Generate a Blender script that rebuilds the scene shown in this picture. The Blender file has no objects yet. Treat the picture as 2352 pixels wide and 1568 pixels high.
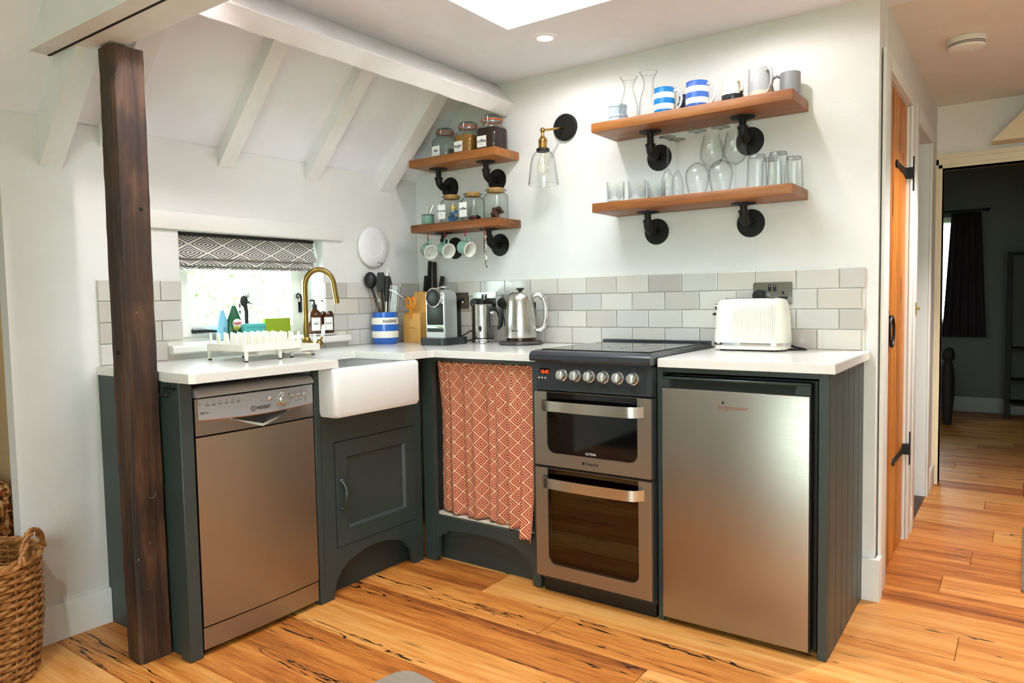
import bpy, bmesh, math, random
from mathutils import Matrix, Vector, Euler
PI = math.pi
rnd = random.Random(7)
sc = bpy.context.scene
COL = sc.collection

# ------------------------------------------------------------------ camera
F_PX = 1651.4
yaw, pit, rol = 0.6207, -0.0592, -0.0182
Fv = Vector((-math.sin(yaw)*math.cos(pit), math.cos(yaw)*math.cos(pit), math.sin(pit)))
Rv = Vector((math.cos(yaw), math.sin(yaw), 0)); Uv = Rv.cross(Fv)
Rv, Uv = math.cos(rol)*Rv+math.sin(rol)*Uv, -math.sin(rol)*Rv+math.cos(rol)*Uv
cam = bpy.data.cameras.new('camera'); cam_o = bpy.data.objects.new('camera', cam); COL.objects.link(cam_o)
m = Matrix((Rv, Uv, -Fv)).transposed().to_4x4(); m.translation = (2.6371, -2.8729, 1.131)
cam_o.matrix_world = m
cam.sensor_width = 36; cam.lens = F_PX/2352*36; cam.clip_start = 0.02
sc.camera = cam_o

# ------------------------------------------------------------------ world, daylight, exposure
world = bpy.data.worlds.new('world'); sc.world = world; world.use_nodes = True
bg = world.node_tree.nodes['Background']; bg.inputs[0].default_value = (0.80, 0.97, 1.0, 1); bg.inputs[1].default_value = 5.0
def area_light(name, loc, direction, sx, sy, energy, color):
    l = bpy.data.lights.new(name, 'AREA'); l.shape = 'RECTANGLE'; l.size = sx; l.size_y = sy; l.energy = energy; l.color = color
    o = bpy.data.objects.new(name, l); COL.objects.link(o); o.location = loc
    o.rotation_euler = Vector(direction).to_track_quat('-Z', 'Y').to_euler()
    return o
area_light('daylight_garden_doors', (3.30, -4.86, 1.03), (0, 1, 0.0), 2.15, 1.9, 22, (0.94, 1.0, 0.95))
area_light('daylight_skylight', (1.4025, -1.0515, 2.56), (0, 0, -1), 0.835, 0.997, 10, (0.92, 0.94, 1.0))
area_light('daylight_kitchen_window', (-0.245, -0.995, 1.15), (1, 0, -0.15), 0.6, 0.3, 5, (0.78, 1.0, 1.0))
sc.view_settings.view_transform = 'Standard'; sc.view_settings.look = 'None'
sc.view_settings.exposure = 0.74; sc.view_settings.gamma = 1.0; sc.view_settings.use_curve_mapping = False
sc.cycles.max_bounces = 6; sc.cycles.diffuse_bounces = 4; sc.cycles.glossy_bounces = 3; sc.cycles.use_light_tree = False
sc.cycles.transparent_max_bounces = 12; sc.cycles.caustics_reflective = False; sc.cycles.caustics_refractive = False
sc.cycles.sample_clamp_indirect = 6.0

# ------------------------------------------------------------------ materials
def C(h):
    h = h.lstrip('#'); v = [int(h[i:i+2], 16)/255 for i in (0, 2, 4)]
    return tuple((x/12.92 if x <= .04045 else ((x+.055)/1.055)**2.4) for x in v)+(1,)
class NT:
    def __init__(s, name):
        s.m = bpy.data.materials.new(name); s.m.use_nodes = True; s.t = s.m.node_tree; s.t.nodes.clear()
        s.out = s.n('ShaderNodeOutputMaterial')
    def n(s, t, **k):
        nd = s.t.nodes.new(t)
        for a, b in k.items(): setattr(nd, a, b)
        return nd
    def L(s, a, b): s.t.links.new(a, b)
    def put(s, sock, v):
        if hasattr(v, 'is_linked') or isinstance(v, bpy.types.NodeSocket): s.L(v, sock)
        else: sock.default_value = v
    def math(s, op, a, b=0.0, c=None):
        nd = s.n('ShaderNodeMath', operation=op); s.put(nd.inputs[0], a); s.put(nd.inputs[1], b)
        if c is not None: s.put(nd.inputs[2], c)
        return nd.outputs[0]
    def mix(s, f, a, b, blend='MIX'):
        nd = s.n('ShaderNodeMix', data_type='RGBA', blend_type=blend)
        s.put(nd.inputs[0], f); s.put(nd.inputs[6], a); s.put(nd.inputs[7], b); return nd.outputs[2]
    def ramp(s, f, stops):
        nd = s.n('ShaderNodeValToRGB'); s.put(nd.inputs[0], f); cr = nd.color_ramp
        while len(cr.elements) < len(stops): cr.elements.new(0.5)
        for e, (p, c) in zip(cr.elements, stops): e.position = p; e.color = c if len(c) == 4 else c+(1,)
        return nd.outputs[0]
    def noise(s, vec, scale, detail=3, rough=0.5, dist=0.0):
        nd = s.n('ShaderNodeTexNoise'); nd.inputs['Scale'].default_value = scale; nd.inputs['Detail'].default_value = detail
        nd.inputs['Roughness'].default_value = rough; nd.inputs['Distortion'].default_value = dist
        if vec is not None: s.L(vec, nd.inputs['Vector'])
        return nd.outputs[0]
    def obj(s): return s.n('ShaderNodeTexCoord').outputs['Object']
    def geo(s): return s.n('ShaderNodeNewGeometry').outputs['Position']
    def mapping(s, vec, scale=(1, 1, 1), loc=(0, 0, 0), rot=(0, 0, 0)):
        nd = s.n('ShaderNodeMapping'); s.L(vec, nd.inputs[0]); s.put(nd.inputs[1], loc); nd.inputs[2].default_value = rot; nd.inputs[3].default_value = scale
        return nd.outputs[0]
    def bump(s, h, strength=0.2, dist=0.01):
        nd = s.n('ShaderNodeBump'); nd.inputs['Strength'].default_value = strength; nd.inputs['Distance'].default_value = dist
        s.L(h, nd.inputs['Height']); return nd.outputs[0]
    def bsdf(s, color, rough=0.5, metal=0.0, normal=None, **k):
        b = s.n('ShaderNodeBsdfPrincipled'); s.put(b.inputs['Base Color'], color); s.put(b.inputs['Roughness'], rough); s.put(b.inputs['Metallic'], metal)
        if normal is not None: s.L(normal, b.inputs['Normal'])
        for a, v in k.items(): s.put(b.inputs[a.replace('_', ' ')], v)
        s.L(b.outputs[0], s.out.inputs[0]); return s.m
MATS = {}
def mat(name, color, rough=0.5, metal=0.0, **k):
    if name not in MATS: MATS[name] = NT(name).bsdf(C(color), rough, metal, **k)
    return MATS[name]
def paint(name, color, rough=0.6, scale=9, amp=0.05, bump=0.12, fine=90):
    t = NT(name); p = t.geo(); a = t.noise(p, scale, 4); c = C(color)
    lo = tuple(max(0, x*(1-amp)) for x in c[:3])+(1,); hi = tuple(min(1, x*(1+amp)) for x in c[:3])+(1,)
    h = t.math('ADD', t.noise(p, fine, 3), t.math('MULTIPLY', a, 2.0))
    return t.bsdf(t.mix(a, lo, hi), rough, 0, t.bump(h, bump, 0.004))
M_wall = paint('wall_paint', '#dedcd8', 0.75)
M_ceil = paint('ceiling_paint', '#ececf2', 0.8)
M_beam = paint('painted_beam', '#e6e4e2', 0.7, 14, 0.06, 0.5, 40)
M_trim = paint('trim_gloss', '#e2e0da', 0.4, 6, 0.03, 0.05)
M_hallc = paint('hall_paint', '#e8e2dc', 0.8)
M_bed = paint('bedroom_dimmed_paint', '#5f5f58', 0.85)  # darkened to put the bedroom's dimness into its paint
def mk_cab():
    t = NT('cabinet_green_grey'); p = t.geo(); a = t.noise(p, 6, 4); wear = t.noise(p, 38, 5, 0.65)
    w = t.ramp(wear, [(0.0, (0, 0, 0, 1)), (0.765, (0, 0, 0, 1)), (0.775, (1, 1, 1, 1)), (1, (1, 1, 1, 1))])
    base = t.mix(a, C('#2b3533'), C('#343e3c'))
    return t.bsdf(t.mix(t.math('MULTIPLY', w, 0.55), base, C('#8f8878')), 0.42, 0, t.bump(t.noise(p, 60, 3), 0.08, 0.003))
M_cab = mk_cab()
M_cabin = mat('cabinet_inside', '#20201f', 0.7)
def mk_wood(name, ramp, gx=1.0, gy=13.0, axis='x', rough=0.42, crack=True, rand=True, dark=0.75):
    t = NT(name); v = t.obj()
    inf = t.n('ShaderNodeObjectInfo'); r = inf.outputs['Random']
    off = t.n('ShaderNodeCombineXYZ')
    if rand:
        for i, k in enumerate((37.0, 91.0, 53.0)): t.L(t.math('MULTIPLY', r, k), off.inputs[i])
    sc_ = {'x': (gx, gy, gy), 'y': (gy, gx, gy), 'z': (gy, gy, gx)}[axis]
    vv = t.n('ShaderNodeVectorMath', operation='ADD'); t.L(v, vv.inputs[0]); t.L(off.outputs[0], vv.inputs[1]); v = vv.outputs[0]
    ms = t.mapping(v, sc_)
    g1 = t.noise(ms, 1.0, 5, 0.6, 0.9); g2 = t.noise(t.mapping(v, tuple(x*5 for x in sc_)), 1.3, 4, 0.6)
    big = t.noise(t.mapping(v, tuple(x*0.35 for x in sc_)), 1.6, 3)
    f = t.math('ADD', t.math('MULTIPLY', g1, 0.42), t.math('MULTIPLY', g2, 0.34)); f = t.math('ADD', f, t.math('MULTIPLY', big, 0.36))
    f = t.math('ADD', f, t.math('MULTIPLY', t.math('SUBTRACT', r, 0.5), 0.22 if rand else 0.0))
    col = t.ramp(t.math('SUBTRACT', f, 0.06), ramp)
    h = f
    if crack:
        cn = t.noise(t.mapping(v, tuple(x*0.30 for x in sc_)), 1.9, 4, 0.55, 0.5)
        thin = t.math('LESS_THAN', t.math('ABSOLUTE', t.math('SUBTRACT', cn, 0.5)), 0.0065)
        msk = t.math('GREATER_THAN', t.noise(t.mapping(v, tuple(x*0.5 for x in sc_), (9, 4, 2)), 0.6, 2), 0.53)
        ck = t.math('MULTIPLY', thin, msk)
        vo = t.n('ShaderNodeTexVoronoi'); vo.inputs['Scale'].default_value = 1.0; t.L(t.mapping(v, tuple((x if x == gx else x*0.55)*1.6 for x in sc_)), vo.inputs['Vector'])
        wob = t.math('ADD', vo.outputs['Distance'], t.math('MULTIPLY', t.noise(ms, 3, 3), 0.16))
        kn = t.ramp(wob, [(0.0, (1, 1, 1, 1)), (0.115, (0.9, 0.9, 0.9, 1)), (0.19, (0.25, 0.25, 0.25, 1)), (0.30, (0, 0, 0, 1))])
        dk = t.math('MAXIMUM', ck, t.math('MULTIPLY', kn, dark))
        col = t.mix(dk, col, C('#1c0d05')); h = t.math('SUBTRACT', f, t.math('MULTIPLY', dk, 0.6))
    return t.bsdf(col, t.ramp(f, [(0.3, (rough+.1,)*3+(1,)), (0.8, (rough-.08,)*3+(1,))]), 0, t.bump(h, 0.25, 0.004))
M_floor = mk_wood('oak_floorboards', [(0.30, C('#7d3f14')), (0.42, C('#b86b2a')), (0.52, C('#d38a40')), (0.64, C('#e2a35b')), (0.85, C('#ecb97a'))], 1.5, 24, rough=0.42)
M_shelf = mk_wood('oak_shelf', [(0.25, C('#5c3010')), (0.45, C('#864c1c')), (0.6, C('#9c6028')), (0.85, C('#b87c40'))], 1.6, 22, rough=0.42, crack=False)
M_pine = mk_wood('pine_door', [(0.25, C('#7a3d10')), (0.45, C('#b0661f')), (0.6, C('#c47a2a')), (0.85, C('#d8953f'))], 1.2, 15, 'z', rough=0.4, dark=0.5)
M_block = mk_wood('beech_block', [(0.2, C('#b98238')), (0.5, C('#d29d51')), (0.8, C('#dfb06a'))], 2.0, 26, 'z', rough=0.45, crack=False)
def mk_post():
    t = NT('old_oak_post'); p = t.geo()
    g = t.noise(t.mapping(p, (26, 26, 1.6)), 1.0, 6, 0.65, 0.6); b = t.noise(t.mapping(p, (7, 7, 2.2)), 1.0, 3, 0.5, 0.4)
    f = t.math('ADD', t.math('MULTIPLY', g, 0.62), t.math('MULTIPLY', b, 0.42))
    col = t.ramp(f, [(0.32, C('#140c08')), (0.47, C('#301c11')), (0.58, C('#51331f')), (0.70, C('#735238')), (0.85, C('#8f7354'))])
    sp = t.math('GREATER_THAN', t.noise(t.mapping(p, (60, 60, 40)), 1.0, 2), 0.765)
    col = t.mix(t.math('MULTIPLY', sp, 0.7), col, C('#b9a888'))
    patch = t.ramp(t.noise(t.mapping(p, (5, 5, 3.1), (3.3, 1.2, .4)), 1.0, 4, .6), [(.50, (0, 0, 0, 1)), (.62, (1, 1, 1, 1))])
    col = t.mix(t.math('MULTIPLY', patch, 0.6), col, C('#120906'))
    return t.bsdf(col, 0.62, 0, t.bump(g, 0.6, 0.01))
M_post = mk_post()
def mk_quartz():
    t = NT('white_quartz'); p = t.geo(); vo = t.n('ShaderNodeTexVoronoi'); vo.inputs['Scale'].default_value = 170; t.L(p, vo.inputs['Vector'])
    s1 = t.math('LESS_THAN', vo.outputs['Distance'], 0.22)
    ms = t.math('GREATER_THAN', t.noise(p, 120, 2), 0.56)
    return t.bsdf(t.mix(t.math('MULTIPLY', t.math('MULTIPLY', s1, ms), 0.55), C('#dedad4'), C('#8a7a66')), 0.16, 0)
M_quartz = mk_quartz()
def mk_tile():
    t = NT('glazed_tile'); r = t.n('ShaderNodeObjectInfo').outputs['Random']
    col = t.ramp(r, [(0.0, C('#b3aca3')), (0.25, C('#cfc7bb')), (0.45, C('#a99f95')), (0.62, C('#d7d0c4')), (0.8, C('#bdb9b3')), (1.0, C('#c9c4bc'))])
    p = t.geo(); col = t.mix(t.math('MULTIPLY', t.noise(p, 14, 3), 0.35), col, C('#c6c4c1'))
    return t.bsdf(col, 0.14, 0, t.bump(t.noise(p, 22, 2), 0.16, 0.006))
M_tile = mk_tile()
M_grout = mat('grout', '#d8d3c8', 0.85)
def mk_steel(name, col, rough, sv, bump=0.05):
    t = NT(name); p = t.obj(); n_ = t.noise(t.mapping(p, sv), 1.0, 3)
    return t.bsdf(C(col), t.math('ADD', t.math('MULTIPLY', n_, 0.16), rough-0.08), 1.0, t.bump(n_, bump, 0.002))
M_steel = mk_steel('brushed_steel', '#a39d93', 0.38, (3, 3, 300))
M_steelh = mk_steel('brushed_steel_vertical', '#c2bfb8', 0.26, (300, 300, 3))
M_silver = mat('silver_plastic', '#b2b2b4', 0.35, 0.55)
M_silver2 = mat('silver_knob', '#c9c7c1', 0.28, 0.85)
M_chrome = mat('chrome', '#e8e8e8', 0.08, 1.0)
M_graph = mat('graphite_enamel', '#43464b', 0.30, 0.55)
M_graph2 = mat('graphite_panel', '#34373b', 0.36, 0.45)
M_black = mat('black_plastic', '#0d0d0e', 0.45)
M_blackm = mat('black_iron', '#0b0b0c', 0.5, 0.3)
M_blackg = mat('black_glass', '#07080a', 0.05)
M_rubber = mat('dark_rubber', '#151515', 0.7)
M_ceram = mat('white_ceramic', '#e6e4e2', 0.12, 0.0, Coat_Weight=0.5)
M_white = mat('white_plastic', '#e9e7e2', 0.4)
M_cream = mat('cream_plastic', '#e6e2d4', 0.38)
M_brass = mat('aged_brass', '#8a6f3c', 0.30, 1.0)
M_brass2 = mat('polished_brass', '#b08b4a', 0.22, 1.0)
M_label = mat('paper_label', '#f1efea', 0.7)
M_ink = mat('black_ink', '#141414', 0.7)
M_greyink = mat('grey_ink', '#4d4d4f', 0.7)
M_red = mat('red_plastic', '#b3161b', 0.4)
M_orange = mat('orange_rubber', '#d0531b', 0.45)
M_orangep = mat('orange_plastic', '#e08a1f', 0.4)
M_enamel = mat('sage_enamel', '#7fa594', 0.2)
M_enamelw = mat('white_enamel', '#efece4', 0.2)
M_cork = mat('cork', '#b98a52', 0.85)
M_sugar = mat('brown_sugar', '#a36f2a', 0.9)
M_coffee = mat('ground_coffee', '#2c130b', 0.9)
M_tea = mat('tea_bags', '#8d8b86', 0.9)
M_bluepk = mat('blue_packet', '#3a6fb4', 0.5)
M_yelpk = mat('yellow_packet', '#cfae3a', 0.5)
M_pinkpod = mat('pink_foil', '#c7486b', 0.3, 0.6)
M_brownpk = mat('brown_packet', '#4c2317', 0.6)
M_amber = mat('amber_glass', '#5a2c0a', 0.1, 0.0, Transmission_Weight=0.35)
M_teal = mat('teal_cloth', '#4fa7a7', 0.9)
M_lime = mat('lime_sponge', '#9fb52a', 0.9)
M_fgreen = mat('green_liquid_bottle', '#1f5a3a', 0.2)
M_bluebt = mat('blue_bottle', '#7fb6cf', 0.25)
M_redtxt = mat('red_print', '#c21f2b', 0.6)
M_blueplain = mat('cornish_blue', '#2767b8', 0.18)
M_dark = mat('dark_void', '#060606', 0.9)
M_tablew = mk_wood('grey_table', [(0.2, C('#5d5348')), (0.5, C('#7a6d5e')), (0.8, C('#8c7e6c'))], 1.2, 14, rough=0.5, crack=False)
M_wick = NT('wicker'); 
def _w():
    t = M_wick; p = t.geo(); a = t.noise(t.mapping(p, (40, 40, 130)), 1.0, 3)
    return t.bsdf(t.ramp(a, [(0.25, C('#5a3413')), (0.5, C('#9a6430')), (0.8, C('#c4955a'))]), 0.5)
M_wick = _w()
def mk_thin_glass(name, tint, gmul=1.0, rough=0.0, ior=1.45, edge=None):
    t = NT(name); gm = t.n('ShaderNodeNewGeometry'); dt = t.n('ShaderNodeVectorMath', operation='DOT_PRODUCT'); t.L(gm.outputs['Normal'], dt.inputs[0]); t.L(gm.outputs['Incoming'], dt.inputs[1])
    f0 = ((ior-1)/(ior+1))**2; sch = t.math('ADD', f0, t.math('MULTIPLY', 1-f0, t.math('POWER', t.math('SUBTRACT', 1.0, t.math('ABSOLUTE', dt.outputs['Value'])), 5.0)))
    tr = t.n('ShaderNodeBsdfTransparent')
    fc = t.math('POWER', t.math('SUBTRACT', 1.0, t.math('ABSOLUTE', dt.outputs['Value'])), 3.0)
    t.L(t.mix(t.math('MULTIPLY', fc, edge if edge is not None else 0.0), C(tint), C('#3a4744')), tr.inputs[0])
    gl = t.n('ShaderNodeBsdfGlossy'); gl.inputs['Roughness'].default_value = rough
    mx = t.n('ShaderNodeMixShader'); t.L(t.math('MULTIPLY', sch, gmul), mx.inputs[0]); t.L(tr.outputs[0], mx.inputs[1]); t.L(gl.outputs[0], mx.inputs[2])
    t.L(mx.outputs[0], t.out.inputs[0]); return t.m
M_glass = mk_thin_glass('clear_glass', '#fcfdfc', 1.0, 0.01, 1.5, .85)
M_glassg = mk_thin_glass('greenish_jar_glass', '#f3f8f5', 1.1, 0.01, 1.5, .85)
M_pane = mk_thin_glass('window_pane', '#fbffff', 0.6)
M_ovenglass = mk_thin_glass('oven_door_glass', '#9a8a6e', 1.3, 0.03, 1.6)
def emit(name, color, s):
    t = NT(name); e = t.n('ShaderNodeEmission'); e.inputs[0].default_value = C(color); e.inputs[1].default_value = s; t.L(e.outputs[0], t.out.inputs[0]); return t.m
M_led = emit('downlight_glow', '#fff1e0', 18)
M_reddig = emit('red_display_digits', '#ff3a1c', 2.5)
def mk_stripe(name, a, b, period, phase=0.0, rough=0.15):
    t = NT(name); z = t.n('ShaderNodeSeparateXYZ'); t.L(t.obj(), z.inputs[0])
    s_ = t.math('FRACT', t.math('ADD', t.math('DIVIDE', z.outputs[2], period), phase))
    return t.bsdf(t.mix(t.math('GREATER_THAN', s_, 0.5), C(a), C(b)), rough, 0)
M_corn1 = mk_stripe('blue_white_bands_bright', '#1c7cc2', '#efe8dd', 0.0435, 0.0)
M_corn2 = mk_stripe('blue_white_bands', '#4169bd', '#f0e9de', 0.043, 0.0)
M_cornj = mk_stripe('blue_white_bands_jar', '#2b62b8', '#efe8dc', 0.066, 0.0)
def mk_dip(name, lo, hi, z0, soft=0.004, rough=0.25):
    t = NT(name); z = t.n('ShaderNodeSeparateXYZ'); t.L(t.obj(), z.inputs[0])
    w = t.math('ADD', z.outputs[2], t.math('MULTIPLY', t.noise(t.obj(), 40, 2), soft))
    return t.bsdf(t.mix(t.math('GREATER_THAN', w, z0), C(lo), C(hi)), rough, 0)
M_dip1 = mk_dip('cream_black_dip', '#20232a', '#e8dac4', 0.036)
M_dip2 = mk_dip('grey_speckle_dip', '#cfc2ae', '#a7a8aa', 0.030)
M_greymug = mat('grey_stoneware', '#8b8d90', 0.3)
def mk_diamond(name, ca, cb, su, sv, n_ring=3.0, rough=0.9, thr=0.55):
    # woven lattice of concentric diamonds alternating with diagonal bars, on the cloth's own uv
    t = NT(name); uv = t.n('ShaderNodeTexCoord').outputs['UV']; s_ = t.n('ShaderNodeSeparateXYZ'); t.L(uv, s_.inputs[0])
    u = t.math('DIVIDE', s_.outputs[0], su); v = t.math('DIVIDE', s_.outputs[1], sv)
    p = t.math('ADD', u, v); q = t.math('SUBTRACT', u, v)
    fp = t.math('FRACT', p); fq = t.math('FRACT', q)
    par = t.math('MODULO', t.math('ADD', t.math('FLOOR', p), t.math('MULTIPLY', t.math('FLOOR', q), 1.0)), 2.0)
    par = t.math('GREATER_THAN', t.math('ABSOLUTE', par), 0.5)
    d = t.math('MAXIMUM', t.math('ABSOLUTE', t.math('SUBTRACT', fp, 0.5)), t.math('ABSOLUTE', t.math('SUBTRACT', fq, 0.5)))
    ring = t.math('FRACT', t.math('MULTIPLY', d, 2*n_ring))
    bar = t.math('FRACT', t.math('MULTIPLY', fp, n_ring))
    val = ring
    msk = t.math('GREATER_THAN', val, thr)
    nz = t.noise(t.mapping(uv, (900, 900, 1)), 1.0, 2)
    col = t.mix(msk, C(ca), C(cb)); col = t.mix(t.math('MULTIPLY', nz, 0.25), col, C('#000000'))
    return t.bsdf(col, rough, 0, t.bump(msk, 0.15, 0.002))
M_curt = mk_diamond('orange_diamond_weave', '#a8260a', '#e9ba92', 0.076, 0.062, 3.0, 0.9, 0.56)
M_blind = mk_diamond('charcoal_diamond_weave', '#2b2f3a', '#e3dcd2', 0.150, 0.074, 4.0, 0.9, 0.46)

# ------------------------------------------------------------------ geometry helpers
class G:
    def __init__(s): s.v = []; s.f = []; s.uv = None
    def add(s, vs, fs, mx=None):
        o = len(s.v); s.v += [tuple(mx @ Vector(p)) for p in vs] if mx else [tuple(p) for p in vs]
        s.f += [tuple(i+o for i in f) for f in fs]; return s
    def box(s, x0, x1, y0, y1, z0, z1, bev=0.0, seg=2, mx=None):
        vs = [(x0,y0,z0),(x1,y0,z0),(x1,y1,z0),(x0,y1,z0),(x0,y0,z1),(x1,y0,z1),(x1,y1,z1),(x0,y1,z1)]
        fs = [(3,2,1,0),(4,5,6,7),(0,1,5,4),(1,2,6,5),(2,3,7,6),(3,0,4,7)]
        if bev <= 0: return s.add(vs, fs, mx)
        bm = bmesh.new(); bv = [bm.verts.new(p) for p in vs]
        for f in fs: bm.faces.new([bv[i] for i in f])
        bmesh.ops.bevel(bm, geom=list(bm.edges), offset=bev, segments=seg, affect='EDGES', profile=0.5)
        bm.verts.index_update()
        s.add([v.co.copy() for v in bm.verts], [[v.index for v in f.verts] for f in bm.faces], mx); bm.free(); return s
    def lathe(s, prof, c=(0, 0, 0), n=32, mx=None, rot=0.0, arc=None):
        # prof: (r, z) or (r, z, squareness exponent)
        vs = []; fs = []; k = len(prof)
        for pr in prof:
            r, z = pr[0], pr[1]; e = pr[2] if len(pr) > 2 else 2.0
            for j in range(n):
                a = 2*PI*j/n+rot; ca, sa = math.cos(a), math.sin(a)
                q = 1.0 if e == 2.0 else (abs(ca)**e+abs(sa)**e)**(-1/e)
                vs.append((c[0]+r*q*ca, c[1]+r*q*sa, c[2]+z))
        for i in range(k-1):
            for j in range(n):
                a, b = i*n+j, i*n+(j+1) % n; fs.append((a, b, b+n, a+n))
        if prof[0][0] > 1e-6 and prof[0][1] <= prof[-1][1] and getattr(s, 'cap', True) and arc == 'cap0': fs.append(tuple(reversed(range(n))))
        if arc == 'solid':
            fs.append(tuple(reversed(range(n)))); fs.append(tuple(range((k-1)*n, k*n)))
        return s.add(vs, fs, mx)
    def cyl(s, r, z0, z1, c=(0, 0, 0), n=24, mx=None, bev=0.0):
        p = [(r, z0), (r, z1)] if bev <= 0 else [(r-bev, z0), (r, z0+bev), (r, z1-bev), (r-bev, z1)]
        return s.lathe(p, c, n, mx, arc='solid')
    def tube(s, pts, r, n=10, closed=False, caps=True):
        P = [Vector(p) for p in pts]; k = len(P); rs = r if isinstance(r, (list, tuple)) else [r]*k
        T = []
        for i in range(k):
            a = P[(i-1) % k] if (closed or i > 0) else P[0]; b = P[(i+1) % k] if (closed or i < k-1) else P[-1]
            T.append((b-a).normalized())
        up = Vector((0, 0, 1)) if abs(T[0].z) < 0.9 else Vector((1, 0, 0))
        N = (up-T[0]*up.dot(T[0])).normalized(); vs = []; fs = []
        for i in range(k):
            if i: 
                N = (N-T[i]*N.dot(T[i])); N = N.normalized() if N.length > 1e-6 else T[i].orthogonal().normalized()
            Bn = T[i].cross(N)
            for j in range(n):
                a = 2*PI*j/n; vs.append(P[i]+rs[i]*(math.cos(a)*N+math.sin(a)*Bn))
        for i in range(k if closed else k-1):
            for j in range(n):
                a = i*n+j; b = i*n+(j+1) % n; i2 = (i+1) % k; fs.append((a, b, i2*n+(j+1) % n, i2*n+j))
        if caps and not closed: fs.append(tuple(reversed(range(n)))); fs.append(tuple(range((k-1)*n, k*n)))
        return s.add(vs, fs)
    def prism(s, poly, axis, a, b, mx=None):
        # poly in the plane normal to axis: x->(y,z) y->(x,z) z->(x,y)
        f = {'x': lambda p, t: (t, p[0], p[1]), 'y': lambda p, t: (p[0], t, p[1]), 'z': lambda p, t: (p[0], p[1], t)}[axis]
        n = len(poly); vs = [f(p, a) for p in poly]+[f(p, b) for p in poly]
        fs = [tuple(range(n)), tuple(reversed(range(n, 2*n)))]+[(i, i+n, (i+1) % n+n, (i+1) % n) for i in range(n)]
        return s.add(vs, fs, mx)
    def ring(s, outer, inner, axis, a, b):
        f = {'x': lambda p, t: (t, p[0], p[1]), 'y': lambda p, t: (p[0], t, p[1]), 'z': lambda p, t: (p[0], p[1], t)}[axis]
        n = len(outer); vs = [f(p, a) for p in outer]+[f(p, a) for p in inner]+[f(p, b) for p in outer]+[f(p, b) for p in inner]; fs = []
        for i in range(n):
            j = (i+1) % n
            fs += [(i, j, n+j, n+i), (2*n+i, 3*n+i, 3*n+j, 2*n+j), (i, 2*n+i, 2*n+j, j), (n+i, n+j, 3*n+j, 3*n+i)]
        return s.add(vs, fs)
    def sphere(s, r, c, n=20, k=12, sc_=(1, 1, 1)):
        pr = [(r*math.sin(PI*i/k)+1e-5, -r*math.cos(PI*i/k)) for i in range(k+1)]
        return s.add(*G().lathe(pr, n=n).vf(), Matrix.Translation(c) @ Matrix.Diagonal(sc_+(1,)))
    def vf(s): return s.v, s.f
    def xf(s, mx): s.v = [tuple(mx @ Vector(p)) for p in s.v]; return s
def rrect(x0, x1, z0, z1, r, n=6, corners=(1, 1, 1, 1)):
    # loop from bottom-left, counter-clockwise; corners bl, br, tr, tl
    out = []
    for (cx, cz, a0, on) in ((x0, z0, PI, corners[0]), (x1, z0, 1.5*PI, corners[1]), (x1, z1, 0, corners[2]), (x0, z1, .5*PI, corners[3])):
        rr = r if on else 1e-4
        px = cx+rr if cx == x0 else cx-rr; pz = cz+rr if cz == z0 else cz-rr
        for i in range(n+1): a = a0+.5*PI*i/n; out.append((px+rr*math.cos(a), pz+rr*math.sin(a)))
    return out
def wloc(o):
    v = Vector((0, 0, 0))
    while o is not None: v += o.location; o = o.parent
    return v
def mesh_from(g, name):
    me = bpy.data.meshes.new(name); me.from_pydata(g.v, [], g.f); me.validate()
    bm = bmesh.new(); bm.from_mesh(me); bmesh.ops.recalc_face_normals(bm, faces=bm.faces); bm.to_mesh(me); bm.free()
    return me
def mk(name, g, material, parent=None, loc=None, smooth=True, local=False, angle=38):
    me = mesh_from(g, name) if isinstance(g, G) else g
    if isinstance(g, G) and g.uv:
        uvl = me.uv_layers.new(name='uv')
        for l in me.loops: uvl.data[l.index].uv = g.uv[l.vertex_index]
    off = Vector((0, 0, 0))
    if not local:
        off = wloc(parent) if parent else Vector(loc) if loc else off
        if off.length: me.transform(Matrix.Translation(-off))
    if material: me.materials.append(material)
    if smooth:
        me.polygons.foreach_set('use_smooth', [True]*len(me.polygons)); me.set_sharp_from_angle(angle=math.radians(angle))
    o = bpy.data.objects.new(name, me); COL.objects.link(o)
    if parent: o.parent = parent
    elif loc: o.location = loc
    return o
def tag(o, label=None, cat=None, group=None, kind=None):
    if label: o['label'] = label
    if cat: o['category'] = cat
    if group: o['group'] = group
    if kind: o['kind'] = kind
    return o
def thing(name, label, cat, loc=(0, 0, 0), group=None, rot=(0, 0, 0)):
    o = bpy.data.objects.new(name, None); COL.objects.link(o); o.location = loc; o.rotation_euler = rot; o.empty_display_size = 0.05
    return tag(o, label, cat, group)
def struct(name, g, material, label=None, parent=None, smooth=True):
    o = mk(name, g, material, parent, smooth=smooth); o['kind'] = 'structure'
    if label: o['label'] = label
    return o
def copy_thing(root, loc, label=None, rot=None):
    r = root.copy(); COL.objects.link(r); r.location = loc
    if rot is not None: r.rotation_euler = rot
    if label: r['label'] = label
    for ch in list(root.children):
        c = ch.copy(); COL.objects.link(c); c.parent = r
        for g_ in ch.children: d = g_.copy(); COL.objects.link(d); d.parent = c
    return r
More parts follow.
